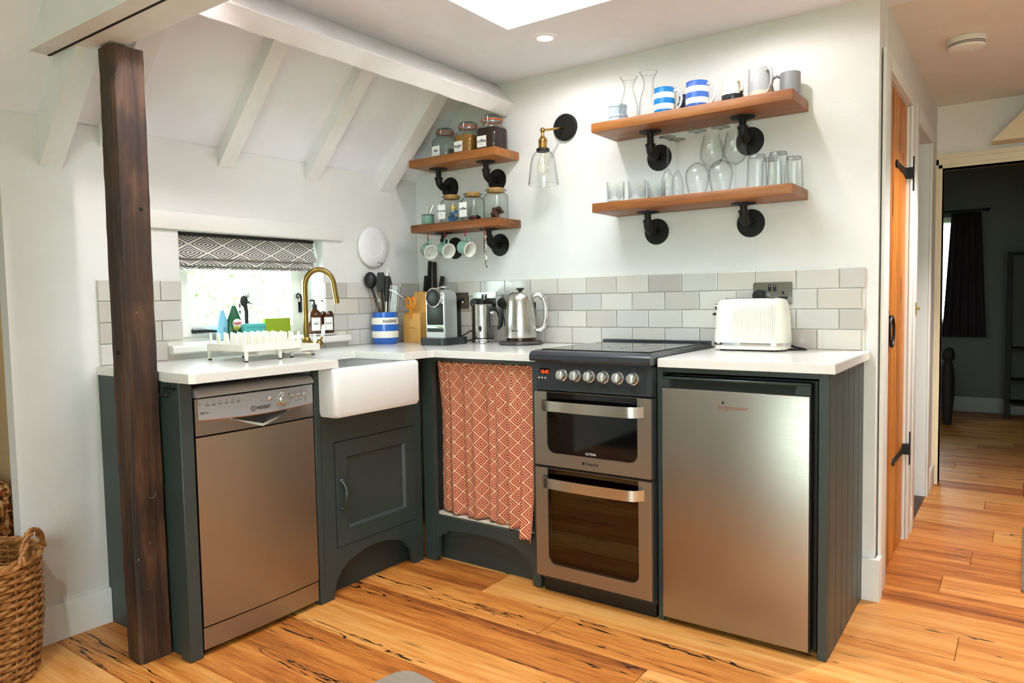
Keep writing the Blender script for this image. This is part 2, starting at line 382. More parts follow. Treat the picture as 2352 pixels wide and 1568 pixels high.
def text(name, body, size, origin, right, up, material, parent, bend=None, align='CENTER', local=False, bold=0.0, label=None):
    cu = bpy.data.curves.new(name, 'FONT'); cu.body = body; cu.size = size; cu.align_x = align; cu.align_y = 'CENTER'; cu.extrude = 0.0002; cu.offset = bold
    ob = bpy.data.objects.new(name, cu); COL.objects.link(ob); dg = bpy.context.evaluated_depsgraph_get(); dg.update()
    me = bpy.data.meshes.new_from_object(ob.evaluated_get(dg)); COL.objects.unlink(ob); bpy.data.objects.remove(ob)
    right = Vector(right).normalized(); up = Vector(up).normalized(); nrm = right.cross(up)
    for v in me.vertices:
        x, y, z = v.co
        if bend: p = right*(bend*math.sin(x/bend))+nrm*(bend*(math.cos(x/bend)-1)+z)+up*y
        else: p = right*x+up*y+nrm*z
        v.co = p+Vector(origin)
    me.materials.clear()
    o = mk(name, me, material, parent, smooth=False, local=local)
    if label: o['label'] = label
    return o
def arc(c, r, a0, a1, n, e1, e2):
    e1, e2 = Vector(e1), Vector(e2)
    return [Vector(c)+e1*(r*math.cos(a0+(a1-a0)*i/n))+e2*(r*math.sin(a0+(a1-a0)*i/n)) for i in range(n+1)]
def RX(a): return Matrix.Rotation(a, 4, 'X')
def RY(a): return Matrix.Rotation(a, 4, 'Y')
def RZ(a): return Matrix.Rotation(a, 4, 'Z')
def TR(*p): return Matrix.Translation(p)

# ================================================================== SETTING
XW = -0.03          # face of the window wall
ZC = 2.17           # flat ceiling
WT = 0.92           # worktop top
# ---- floor and planks
floor = struct('floor', G().box(-1.6, 4.7, -4.9, 6.0, -0.08, -0.016), M_dark, 'dark sub-floor beneath the oak boards', smooth=False)
def plank(x0, x1, y0, y1):
    g = G().box(-(x1-x0)/2+.0008, (x1-x0)/2-.0008, -(y1-y0)/2+.0009, (y1-y0)/2-.0009, -0.016, 0.0, 0.0012, 1)
    o = mk('plank', g, M_floor, floor, local=True, smooth=False); o.location = ((x0+x1)/2, (y0+y1)/2, rnd.uniform(-.0004, 0))
PW = 0.187; y = -0.915-PW*12; row = -12
fixed = {0: 1.316, -1: 1.722, 3: 2.48, 6: 2.39, 8: 2.47}
while y < 5.2:
    x = -1.5 if y < -0.0 else 1.1
    end = 4.4 if y < 0.2 else 3.5
    joints = []
    if row in fixed:
        j = fixed[row]
        while j-1.7 > x+.3: j -= 1.7
        joints = [j+1.7*i for i in range(5)]
    else:
        j = x+rnd.uniform(.4, 1.6)
        while j < end: joints.append(j); j += rnd.uniform(1.2, 2.1)
    xs = [x]+[j for j in joints if x+.15 < j < end-.15]+[end]
    for a, b in zip(xs, xs[1:]):
        if y > 0 and b < 1.6: continue
        plank(a, b, y, y+PW)
    y += PW; row += 1

# ---- window wall (left) with its window hole and the opening at its end
g = G()
for (y0, y1, z0, z1) in ((-1.75, -1.345, 0, 1.76), (-1.345, -0.645, 0, 0.955), (-1.345, -0.645, 1.42, 1.76), (-0.645, 0.13, 0, 1.76)):
    g.box(XW-0.22, XW, y0, y1, z0, z1)
g.box(XW-0.055, XW, -1.93, -1.75, 0, 1.76); g.box(XW-0.055, XW, -2.85, -1.93, 1.66, 1.76); g.box(XW-0.2, XW, -4.9, -2.85, 0, 1.76)
wall_left = struct('wall_left', g, M_wall, 'white plastered wall with the low window behind the sink', smooth=False)
g = G().box(XW-.22, 2.2, 0, 0.13, 0, 2.35)
wall_back = struct('wall_back', g, M_wall, 'white plastered wall carrying the oak shelves and tiled splashback', smooth=False)
# hall side wall with a plank door and a doorway
g = G()
for (y0, y1, z0, z1) in ((0.13, 0.17, 0, 2.3), (0.17, 0.79, 1.945, 2.3), (0.79, 1.02, 0, 2.3), (1.02, 1.62, 1.92, 2.3), (1.62, 1.96, 0, 2.3)):
    g.box(2.09, 2.205, y0, y1, z0, z1)
wall_hall = struct('wall_hall', g, M_wall, 'white hallway wall with a plank door', smooth=False)
g = G().box(1.0, 2.20, 1.80, 1.95, 0, 2.3).box(1.0, 1.1, 0.13, 1.8, 0, 2.3)
struct('wall_lobby', g, paint('lobby_blue_light_paint', '#d5d8e6', .7), 'white wall inside the side doorway, bluish light put into its colour', smooth=False)  # bluish light put into the wall colour
# far cross wall with the bedroom doorway
g = G()
for (x0, x1, z0, z1) in ((1.0, 2.235, 0, 2.3), (2.235, 3.02, 1.83, 2.3), (3.02, 3.6, 0, 2.3)): g.box(x0, x1, 1.96, 2.06, z0, z1)
struct('wall_far', g, M_hallc, 'cream end wall of the hallway around the bedroom doorway', smooth=False)
struct('wall_right', G().box(3.25, 3.4, 0.6, 1.96, 0, 2.3).box(4.5, 4.65, -4.9, 0.6, 0, 2.3).box(3.25, 4.65, 0.6, 0.7, 0, 2.3), M_wall, smooth=False)
g = G()
for (x0, x1, z0, z1) in ((-.3, 2.15, 0, 3.0), (2.15, 4.45, 2.05, 3.0), (4.45, 4.65, 0, 3.0)): g.box(x0, x1, -4.98, -4.88, z0, z1)
g.box(-1.7, -.3, -4.98, -4.88, 0, 3.0)
struct('wall_front', g, M_wall, smooth=False)
# side room glimpsed past the end of the window wall
struct('wall_snug', G().box(-1.5, -1.4, -4.9, -1.6, 0, 2.4).box(-1.5, XW-.22, -1.70, -1.60, 0, 2.4), paint('snug_paint', '#c9a777', .8), 'tan wall of the side room beyond the opening', smooth=False)
struct('ceiling_snug', G().box(-1.5, XW-.20, -4.9, -1.6, 2.0, 2.06), M_ceil, 'low ceiling of the side room', smooth=False)
struct('wall_snug_end', G().box(-1.5, XW-.2, -4.98, -4.88, 0, 2.0), M_wall, 'end wall of the side room', smooth=False)
struct('trim_6', G().box(XW-.20, XW-.055, -2.85, -1.75, 1.66, 1.76), M_wall, 'lintel over the side room opening', smooth=False)
# ---- ceilings
SL = 1.06
def slope_z(x): return 1.765+(x-XW)*SL
xk = XW+(ZC-1.765)/SL
g = G().prism([(XW-.20, slope_z(XW-.20)), (xk, ZC), (xk, ZC+.07), (XW-.20, slope_z(XW-.20)+.07)], 'y', -4.9, 0.10)
struct('ceiling_slope', g, M_ceil, 'white sloping plaster ceiling between the rafters', smooth=False)
SX0, SX1, SY0, SY1 = 0.985, 1.82, -1.55, -0.553
g = G()
for (x0, x1, y0, y1) in ((xk, SX0, -4.9, 0.13), (SX1, 4.65, -4.9, 0.13), (SX0, SX1, -4.9, SY0), (SX0, SX1, SY1, 0.13)): g.box(x0, x1, y0, y1, ZC, ZC+.06)
struct('ceiling', g, M_ceil, 'flat white kitchen ceiling pierced by the skylight', smooth=False)
struct('ceiling_hall', G().box(1.0, 3.4, 0.13, 2.06, 2.18, 2.24), M_hallc, 'flat cream hallway ceiling', smooth=False)
g = G().box(SX0-.04, SX0, SY0-.04, SY1+.04, ZC+.061, 2.62).box(SX1, SX1+.04, SY0-.04, SY1+.04, ZC+.061, 2.62).box(SX0, SX1, SY1, SY1+.04, ZC+.061, 2.62).box(SX0, SX1, SY0-.04, SY0, ZC+.061, 2.62)
w2 = struct('window_2', g, M_ceil, 'white lined skylight shaft open to a blank bright sky', smooth=False)
mk('skylight_frame', G().box(SX0, SX1, SY1-.05, SY1, 2.57, 2.62).box(SX0, SX1, SY0, SY0+.05, 2.57, 2.62).box(SX0, SX0+.05, SY0, SY1, 2.57, 2.62).box(SX1-.05, SX1, SY0, SY1, 2.57, 2.62), M_trim, w2, smooth=False)
mk('pane', G().box(SX0+.05, SX1-.05, SY0+.05, SY1-.05, 2.59, 2.596), M_pane, w2, smooth=False)
# ---- skirting
b = 0.125
struct('baseboard_left', G().prism([(XW, 0), (XW+.018, 0), (XW+.018, b-.008), (XW+.012, b), (XW, b)], 'y', -1.93, -1.665), M_trim, 'white skirting board under the plain left wall')
struct('baseboard_back', G().prism([(2.163, -.001), (2.163, -.02), (2.222, -.02), (2.222, .044), (2.2055, .044), (2.2055, -.001)], 'z', 0, .155), M_trim, 'short white skirting block at the wall corner beside the boarded panel')

# ================================================================== TILES
wall_back_tiles = mk('grout', G().box(XW+.004, 2.163, -.004, 0.0, WT, 1.223), M_grout, wall_back, smooth=False)
TP, TH = 0.1525, 0.0760
def tile_mesh(w, h): return mesh_from(G().box(-w/2, w/2, -.0045, .0045, -h/2, h/2, .0022, 2), 'tile')
_cache = {}
def tile(parent, cx, cy, cz, w, h, rz):
    k = (round(w, 4), round(h, 4))
    if k not in _cache:
        me = tile_mesh(w, h); me.materials.append(M_tile); _cache[k] = me
    o = bpy.data.objects.new('tile', _cache[k]); COL.objects.link(o); o.parent = parent; o.location = (cx, cy, cz)
    o.rotation_euler = (rnd.uniform(-.008, .008), rnd.uniform(-.004, .004), rz+rnd.uniform(-.007, .007))
for r in range(4):
    z = WT+TH*(3-r)+TH/2; x0 = 0.857+(0 if r % 2 == 0 else -TP/2)-TP*7
    while x0 < 2.164:
        a, b_ = max(x0+.0014, XW+.012), min(x0+TP-.0014, 2.164)
        if b_-a > .012: tile(wall_back, (a+b_)/2, -.007, z, b_-a, TH-.0028, 0)
        x0 += TP
mk('grout', G().box(XW, XW+.004, -1.655, -1.345, WT, 1.223).box(XW, XW+.004, -.645, -.002, WT, 1.223), M_grout, wall_left, smooth=False)
for r in range(4):
    z0 = WT+TH*(3-r)+.0014; z1 = z0+TH-.0028; y0 = -1.735+(0 if r % 2 == 0 else TP/2)
    if r == 3: z0_s = z0
    while y0 < 0:
        a, b_ = y0+.0014, y0+TP-.0014
        for lo, hi in ((-1.655, -1.347), (-.643, -.012)):
            aa, bb = max(a, lo), min(b_, hi)
            if bb-aa < .012: continue
            segs = [(aa, bb, z0, z1)]
            if r == 3:
                segs = []
                if aa < -1.412: segs.append((aa, min(bb, -1.412), z0, z1))
                if bb > -.520: segs.append((max(aa, -.520), bb, z0, z1))
            for (p, q, s_, t_) in segs:
                if q-p > .012: tile(wall_left, XW+.007, (p+q)/2, (s_+t_)/2, q-p, t_-s_, PI/2)
        y0 += TP

# ================================================================== WINDOW
WX = -0.155
g = G()
outer = [(-1.345, .955), (-.645, .955), (-.645, 1.42), (-1.345, 1.42)]
inner = [(-1.30, 1.0), (-.69, 1.0), (-.69, 1.385), (-1.30, 1.385)]
g.ring(outer, inner, 'x', WX-.06, WX-.005)
w1 = struct('window_1', g, M_trim, 'small white timber casement window above the sink', smooth=False)
sash = mk('casement', G().ring(inner, [(-1.245, 1.045), (-.735, 1.03), (-.735, 1.35), (-1.245, 1.35)], 'x', WX-.04, WX+.006), M_trim, w1, smooth=False)
mk('pane', G().box(WX-.02, WX-.016, -1.25, -.73, 1.025, 1.355), M_pane, sash, smooth=False)
mk('window_sill', G().prism([(WX-.05, .950), (XW+.032, .944), (XW+.040, .950), (XW+.040, .968), (XW+.033, .975), (WX-.05, .985)], 'y', -1.345, -.645).prism([(XW, .942), (XW+.034, .942), (XW+.043, .949), (XW+.043, .967), (XW+.034, .975), (XW, .975)], 'y', -1.408, -.522), M_trim, w1)
g = G().box(WX+.006, WX+.012, -.700, -.684, 1.085, 1.135)
g.tube([(WX+.016, -.692, 1.09), (WX+.018, -.690, 1.12), (WX+.018, -.690, 1.15), (WX+.018, -.696, 1.168), (WX+.018, -.708, 1.174), (WX+.018, -.717, 1.166), (WX+.018, -.716, 1.155), (WX+.018, -.708, 1.152), (WX+.018, -.704, 1.159)], [.006, .006, .005, .0045, .004, .004, .0035, .003, .003], 8)
mk('monkey_tail_latch', g, M_blackm, w1)['label'] = 'black iron curled casement latch'
g = G().box(WX+.006, WX+.014, -1.235, -1.19, 1.012, 1.032).tube([(WX+.018, -1.24, 1.022), (WX+.018, -1.19, 1.022), (WX+.018, -1.12, 1.018), (WX+.018, -1.0, 1.016)], [.009, .009, .004, .004], 8)
mk('window_stay', g, M_blackm, w1)['label'] = 'black iron casement stay along the bottom rail'
struct('trim_1', G().box(XW, XW+.016, -1.60, -.531, 1.42, 1.487, .003), M_trim, 'white painted lintel board over the window')

# roman blind
def cloth_sheet(path, y0, y1, ny, thick, uvscale=1.0):
    # path: list of (x, z) from top to bottom, extruded along y
    g = G(); L = [0]
    for a, b in zip(path, path[1:]): L.append(L[-1]+math.hypot(a[0]-b[0], a[1]-b[1]))
    n = len(path); g.uv = []
    for side in (0, 1):
        for i, (x, z) in enumerate(path):
            for j in range(ny+1):
                yy = y0+(y1-y0)*j/ny
                g.v.append((x-side*thick, yy, z)); g.uv.append((yy*uvscale, -L[i]))
    w = ny+1
    for i in range(n-1):
        for j in range(ny):
            a = i*w+j; g.f.append((a, a+1, a+w+1, a+w)); a += n*w; g.f.append((a, a+w, a+w+1, a+1))
    for i in range(n-1):
        for j in (0, ny):
            a = i*w+j; g.f.append((a, a+w, a+w+n*w, a+n*w))
    for i in (0, n-1):
        for j in range(ny): a = i*w+j; g.f.append((a, a+1, a+1+n*w, a+n*w))
    return g
blind = thing('roman_blind', 'charcoal and cream geometric roman blind folded up at the top of the window', 'blind', (XW-.05, -.955, 1.28))
p = [(XW-.055, 1.410), (XW-.052, 1.38), (XW-.045, 1.35), (XW-.034, 1.330), (XW-.036, 1.318), (XW-.050, 1.314)]
mk('upper_fold', cloth_sheet(p, -1.335, -.655, 12, .004), M_blind, blind)
p = [(XW-.058, 1.320), (XW-.046, 1.305), (XW-.040, 1.296), (XW-.045, 1.288), (XW-.060, 1.286)]
mk('middle_fold', cloth_sheet(p, -1.333, -.660, 12, .004), M_blind, blind)
p = [(XW-.068, 1.295), (XW-.056, 1.284), (XW-.052, 1.276), (XW-.060, 1.272)]
mk('lower_fold', cloth_sheet(p, -1.331, -.663, 12, .004), M_blind, blind)
mk('headrail', G().box(XW-.10, XW-.05, -1.335, -.655, 1.405, 1.418), M_black, blind, smooth=False)

# ================================================================== ROOF TIMBERS
def rafter(name, y0, y1, zf, depth, label, x1=0.47, foot=0.02):
    # underside passes through (XW, zf) and rises with the roof
    u0, u1 = XW-.02, x1
    poly = [(XW+.001, zf-.0), (u1, zf+(u1-XW)*SL), (u1-.08, zf+(u1-XW)*SL+depth), (XW+.001, zf+depth)]
    g = G().prism(poly, 'y', y0, y1)
    o = mk(name, g, M_beam, loc=(XW, (y0+y1)/2, zf)); tag(o, label, 'beam', 'rafters under the sloping ceiling'); return o
rafter('rafter', -.268, -.178, 1.686, .075, 'white painted rafter nearest the left oak shelves', .43)
rafter('rafter', -.725, -.655, 1.689, .075, 'white painted rafter in the middle of the sloping ceiling, above the window blind end', .43)
rafter('rafter', -1.162, -1.095, 1.686, .075, 'white painted rafter to the right of the dark post', .43)
rafter('rafter', -1.62, -1.545, 1.69, .075, 'white painted rafter mostly hidden behind the dark post', .43)
rafter('principal_rafter', -1.815, -1.745, 1.60, .16, 'thick white painted rafter left of the dark post, under the tie beam end', .40)
A, B_, D = (.629, 2.059), (.579, 2.006), (.53, 2.165)
D2 = (B_[0]+D[0]-A[0], B_[1]+D[1]-A[1])
g = G()
def lerp2(a, b, t): return (a[0]+(b[0]-a[0])*t, a[1]+(b[1]-a[1])*t)
ny = 40; rows = []
r5 = random.Random(5)
base_poly = [lerp2(A, B_, .06), lerp2(A, B_, .94), lerp2(B_, D2, .03), D2, D, lerp2(D, A, .97)]
for i in range(ny+1):
    yy = 0.02+(-1.90-0.02)*i/ny; w = [(r5.uniform(-.002, .002), r5.uniform(-.002, .002)) for _ in base_poly]
    rows.append([(p_[0]+a_[0], yy, p_[1]+a_[1]) for p_, a_ in zip(base_poly, w)])
n6 = len(base_poly)
vs = [q for r_ in rows for q in r_]; fs = []
for i in range(ny):
    for j in range(n6): fs.append((i*n6+j, i*n6+(j+1) % n6, (i+1)*n6+(j+1) % n6, (i+1)*n6+j))
fs += [tuple(range(n6)), tuple(reversed(range(ny*n6, (ny+1)*n6)))]
g.add(vs, fs)
tag(mk('purlin', g, M_beam, loc=(.55, 0, 2.05), angle=30), 'long white rough-hewn purlin beam running diagonally to the shelf wall', 'beam')
tb = thing('tie_beam', 'heavy white tie beam with dark cracks resting on the dark post', 'beam', (.35, -1.80, 1.92))
poly = [(.075, 1.922), (3.6, 1.922), (3.6, 2.165), (.30, 2.165)]
mk('lower_member', G().prism(poly, 'y', -1.885, -1.832), M_beam, tb, smooth=False)
poly2 = [(.10, 1.923), (3.6, 1.923), (3.6, 2.15), (.315, 2.15)]
mk('upper_member', G().prism(poly2, 'y', -1.825, -1.772), M_beam, tb, smooth=False)
poly3 = [(.16, 1.925), (3.6, 1.925), (3.6, 2.14), (.36, 2.14)]
mk('back_member', G().prism(poly3, 'y', -1.770, -1.720), M_beam, tb, smooth=False)
mk('crack', G().prism([(.082, 1.9205), (3.6, 1.9245), (3.6, 2.10), (.30, 2.10)], 'y', -1.833, -1.8245), M_dark, tb, smooth=False)

# dark post
post = thing('timber_post', 'dark weathered oak post standing in front of the left wall', 'post', (.353, -1.718, 0))
g = G(); nz = 46; sq = [(.306, -1.768), (.384, -1.772), (.394, -1.764), (.398, -1.676), (.392, -1.671), (.312, -1.671)]
r6 = random.Random(11); vs = []; fs = []; k6 = len(sq)
for i in range(nz+1):
    z = 1.918*i/nz; taper = 1.0-.03*i/nz
    for (a, b_) in sq:
        vs.append((.352+(a-.352)*taper+r6.uniform(-.0012, .0012)-.006*math.sin(i/nz*PI), -1.718+(b_+1.718)*taper+r6.uniform(-.0012, .0012), z))
for i in range(nz):
    for j in range(k6): fs.append((i*k6+j, i*k6+(j+1) % k6, (i+1)*k6+(j+1) % k6, (i+1)*k6+j))
fs += [tuple(reversed(range(k6))), tuple(range(nz*k6, (nz+1)*k6))]
mk('shaft', g.add(vs, fs), M_post, post, angle=25)
mk('peg_hole', G().cyl(.006, 0, .002, mx=TR(.3905, -1.703, 1.43) @ RY(PI/2)), M_dark, post)
mk('peg_hole', G().cyl(.006, 0, .002, mx=TR(.34, -1.7695, .985) @ RX(PI/2)), M_dark, post)
g = G().tube(arc((.398, -1.715, .535), .012, -2.6, .4, 10, (0, 1, 0), (0, 0, 1)), .0016, 6)
mk('iron_ring', g, mat('worn_iron', '#8d8d8d', .4, .9), post)

# ================================================================== LIGHT FITTINGS (downlights, some unseen and added as fill)
def downlight(x, y, e, label, z=ZC, cone=176, blend=.35):
    t = thing('downlight', label, 'downlight', (x, y, z), 'recessed ceiling downlights')
    mk('trim_ring', G().lathe([(.030, -.002), (.034, -.005), (.044, -.005), (.046, -.001)], n=32), M_white, t, local=True)
    mk('lamp_face', G().lathe([(.0001, -.0035), (.026, -.0035), (.031, -.0015)], n=24), M_led, t, local=True)
    l = bpy.data.lights.new('downlight_bulb', 'SPOT'); l.energy = e; l.color = (1.0, .95, .945); l.spot_size = math.radians(cone); l.spot_blend = blend; l.shadow_soft_size = .018
    lo = bpy.data.objects.new('downlight_bulb', l); COL.objects.link(lo); lo.parent = t; lo.location = (0, 0, -.02)
    return t
downlight(1.054, -.394, 4.6, 'lit round ceiling downlight beside the skylight corner')
downlight(1.852, -.365, 3.6, 'lit round ceiling downlight above the right oak shelves')
downlight(2.65, -.50, 8, 'lit round ceiling downlight over the right-hand kitchen floor', ZC, 110, .5)
downlight(0.78, -1.62, 13, 'lit round ceiling downlight near the purlin, left of the skylight', ZC, 130, .5)
downlight(1.98, -1.55, 17, 'lit round ceiling downlight right of the skylight, over the open floor', ZC, 104, .5)
downlight(1.20, -2.75, 22, 'lit round ceiling downlight over the middle of the room, in front of the tie beam', ZC, 120, .6)
downlight(2.75, -2.20, 20, 'added unseen ceiling downlight filling the right of the room', ZC, 120, .6)  # fill lamp added out of view, shaped as a downlight
downlight(2.8, .62, 80, 'added unseen ceiling downlight brightening the hallway', 2.18, 112, .6)  # lamp added out of view to brighten the hall

# ================================================================== BASE CABINETS AND WORKTOPS
XF, YF = 0.515, -0.577        # cabinet faces: left run, back run
# dishwasher housing
t = thing('dishwasher_housing', 'dark green-grey painted cabinet frame around the dishwasher', 'cabinet', (.25, -1.42, 0))
mk('end_panel', G().box(XW, .47, -1.664, -1.648, 0, .889), M_cab, t, smooth=False)
mk('front_post', G().box(.462, XF, -1.678, -1.634, 0, .889, .002, 1), M_cab, t)
mk('top_rail', G().box(.49, XF-.01, -1.634, -1.162, .878, .889), M_cab, t, smooth=False)
mk('back_panel', G().box(XW, XW+.02, -1.652, -1.165, 0, .885), M_cabin, t, smooth=False)
hk = mk('hook_rail', G().tube([(.44, -1.682, .872), (.50, -1.682, .872)], .004, 8).tube([(.455, -1.681, .872), (.455, -1.70, .862), (.455, -1.708, .852), (.455, -1.70, .846)], .0022, 6).tube([(.475, -1.681, .872), (.475, -1.70, .862), (.475, -1.708, .852), (.475, -1.70, .846)], .0022, 6).tube([(.495, -1.681, .872), (.495, -1.70, .862), (.495, -1.708, .852), (.495, -1.70, .846)], .0022, 6), M_blackm, t)
hk['label'] = 'small black wire hooks on the cabinet side'
# sink cabinet
t = thing('sink_cabinet', 'dark green-grey painted sink cabinet with one panelled door and shaped feet', 'cabinet', (.28, -.87, 0))
mk('stile', G().box(XF-.022, XF, -1.162, -1.137, 0, .889, .0015, 1), M_cab, t)
mk('stile', G().box(XF-.022, XF, -1.137, -1.078, .10, .70), M_cab, t, smooth=False)
mk('stile', G().box(XF-.022, XF, -1.137, -1.10, .70, .889), M_cab, t, smooth=False)
mk('upper_rail', G().box(XF-.022, XF, -1.078, -.637, .60, .70), M_cab, t, smooth=False)
# arched bottom rail with stepped brackets
L0, L1 = -1.137, -.615
steps = [(L0, .192), (L0, 0), (L0+.040, 0), (L0+.055, .07), (L0+.075, .085), (L0+.078, .10), (L0+.105, .112), (L0+.108, .125), (L0+.16, .138), (L0+.20, .150)]
mid = [(L0+.26, .155), (L1-.26, .155)]
right = [(2*(L0+L1)/2-p_[0], p_[1]) for p_ in reversed(steps)]
mk('bottom_rail', G().prism(steps+mid+right, 'x', XF-.022, XF-.001), M_cab, t, smooth=False)
mk('kick_board', G().box(XF-.075, XF-.06, -1.137, -.60, 0, .17), mat('cabinet_kick', '#27302f', .5), t, smooth=False)
mk('corner_post', G().box(XF-.022, XF, -.637, -.598, 0, .889), M_cab, t, smooth=False)
mk('stile', G().box(XF-.022, XF, -.6815, -.637, .70, .889), M_cab, t, smooth=False)
mk('side_panel', G().box(XW, XF-.03, -1.160, -1.142, 0, .68), M_cab, t, smooth=False)
d0, d1_, dz0, dz1 = -1.075, -.640, .195, .597
o_ = [(d0, dz0), (d1_, dz0), (d1_, dz1), (d0, dz1)]; i_ = [(d0+.058, dz0+.062), (d1_-.058, dz0+.062), (d1_-.058, dz1-.062), (d0+.058, dz1-.062)]
i2 = [(d0+.068, dz0+.072), (d1_-.068, dz0+.072), (d1_-.068, dz1-.072), (d0+.068, dz1-.072)]
door = mk('door', G().ring(o_, i_, 'x', XF-.018, XF+.002), M_cab, t, smooth=False)
g = G(); vs = [(XF+.002, *p_) for p_ in i_]+[(XF-.010, *p_) for p_ in i2]; g.add(vs, [(i, (i+1) % 4, 4+(i+1) % 4, 4+i) for i in range(4)])
mk('moulding', g, M_cab, door, smooth=False)
mk('panel', G().box(XF-.016, XF-.009, d0+.06, d1_-.06, dz0+.064, dz1-.064), M_cab, door, smooth=False)
hy = -1.047
g = G().tube([(XF+.003, hy, .446), (XF+.016, hy, .436), (XF+.026, hy+.002, .418), (XF+.030, hy, .395), (XF+.026, hy-.002, .372), (XF+.016, hy, .354), (XF+.003, hy, .344)], [.009, .006, .0065, .008, .0065, .006, .009], 10)
g.sphere(.011, (XF+.003, hy, .448), 12, 8).sphere(.011, (XF+.003, hy, .342), 12, 8)
mk('handle', g, mat('pewter_painted', '#3a4443', .35, .4), door)
# curtained cabinet
t = thing('curtain_cabinet', 'dark green-grey open cabinet between the sink and the cooker, fronted by a curtain', 'cabinet', (.82, -.30, 0))
mk('corner_post', G().box(XF-.002, .574, YF-.004, YF+.02, 0, .889), M_cab, t, smooth=False)
mk('right_post', G().box(1.090, 1.117, YF-.004, YF+.02, 0, .889, .0015, 1), M_cab, t)
mk('top_rail', G().box(.574, 1.090, YF, YF+.02, .874, .889), M_cab, t, smooth=False)
L0, L1 = .574, 1.090
steps = [(L0, .203), (L0, .02), (L0+.012, .02), (L0+.014, .11), (L0+.03, .115), (L0+.032, .125), (L0+.06, .130), (L0+.064, .142), (L0+.10, .148)]
right = [(L1, 0), (L1-.012, 0), (L1-.02, .085), (L1-.045, .10), (L1-.048, .112), (L1-.08, .122), (L1-.084, .135), (L1-.13, .146), (L1-.2, .155)]
mk('bottom_rail', G().prism(steps+[(L0+.2, .155)]+list(reversed(right))+[(L1, .203)], 'y', YF, YF+.02), M_cab, t, smooth=False)
mk('kick_board', G().box(.55, 1.10, YF+.05, YF+.065, 0, .17), M_cab, t, smooth=False)
mk('shelf_board', G().box(.55, 1.10, YF+.02, -.02, .188, .206), mat('shelf_white', '#d8c9b4', .5), t, smooth=False)
mk('side_panel', G().box(1.098, 1.115, YF+.02, -.02, 0, .885), M_cab, t, smooth=False)
# curtain
def curtain():
    g = G(); g.uv = []; nx, nz_ = 150, 44
    X0, X1 = .578, 1.086; top = .872
    def fold(s, tz):
        # s in 0..1 across, tz in 0..1 down
        a = .0035*math.sin(s*2*PI*19+1.0)*(1-tz)**3
        w = min(1.0, tz*3)
        b_ = (.014*math.sin(s*2*PI*4.6+.6)+.009*math.sin(s*2*PI*8.3+2.1)+.005*math.sin(s*2*PI*2.2))*w+.010*w
        if s > .58: b_ -= .010*w*min(1, (s-.58)/.04)*(1-min(1, max(0, (s-.88)/.06)))
        if s > .84: b_ -= (.006+.052*tz**4)*w*min(1, (s-.84)/.05)
        return a+b_
    def hem(s):
        def ss(a, b_, x): x = min(1, max(0, (x-a)/(b_-a))); return x*x*(3-2*x)
        return .219-.008*math.sin(min(1, s/.58)*PI)-.010*ss(.55, .62, s)-.024*ss(.86, .90, s)-.006*ss(.90, 1.0, s)
    acc = [0]
    for i in range(nx):
        s0, s1 = i/nx, (i+1)/nx
        acc.append(acc[-1]+math.hypot((X1-X0)/nx, (fold(s1, .5)-fold(s0, .5)))*1.12)
    for j in range(nz_+1):
        tz = j/nz_
        for i in range(nx+1):
            s = i/nx; z = top+(hem(s)-top)*tz
            yy = YF+.026+fold(s, tz)
            if tz < .03: yy += .003*math.sin(s*2*PI*30)
            g.v.append((X0+(X1-X0)*s+.004*math.sin(tz*5+s*9)*tz, yy, z)); g.uv.append((acc[i], z))
    w = nx+1
    for j in range(nz_):
        for i in range(nx): a = j*w+i; g.f.append((a, a+1, a+w+1, a+w))
    return g
ct = thing('curtain', 'orange and cream diamond patterned curtain gathered on a wire under the worktop', 'curtain', (.83, YF+.03, .19))
co = mk('cloth', curtain(), M_curt, ct, angle=80)
sm = co.modifiers.new('thickness', 'SOLIDIFY'); sm.thickness = .0015
mk('curtain_wire', G().tube([(.574, YF+.026, .868), (1.09, YF+.026, .868)], .0025, 8), M_steel, ct)
# fridge housing
t = thing('fridge_housing', 'dark green-grey cabinet surround with grooved boards beside the fridge', 'cabinet', (1.89, -.30, 0))
mk('left_post', G().box(1.611, 1.631, YF-.004, -.03, 0, .889), M_cab, t, smooth=False)
mk('top_rail', G().box(1.631, 2.134, YF, YF+.02, .872, .889), M_cab, t, smooth=False)
mk('right_post', G().box(2.134, 2.161, YF-.004, YF+.018, 0, .889, .0015, 1), M_cab, t)
mk('lining', G().box(2.134, 2.150, YF+.018, -.004, 0, .889), M_cabin, t, smooth=False)
ys = [YF+.018+i*(.555/6) for i in range(7)]
bd = mesh_from(G().box(-.006, .006, -(.555/12)+.0030, .555/12-.0030, 0, .888, .0022, 1), 'board'); bd.materials.append(M_cab)
for a, b_ in zip(ys, ys[1:]):
    o = bpy.data.objects.new('board', bd); COL.objects.link(o); o.parent = t; o.location = Vector((2.156, (a+b_)/2, 0))-t.location
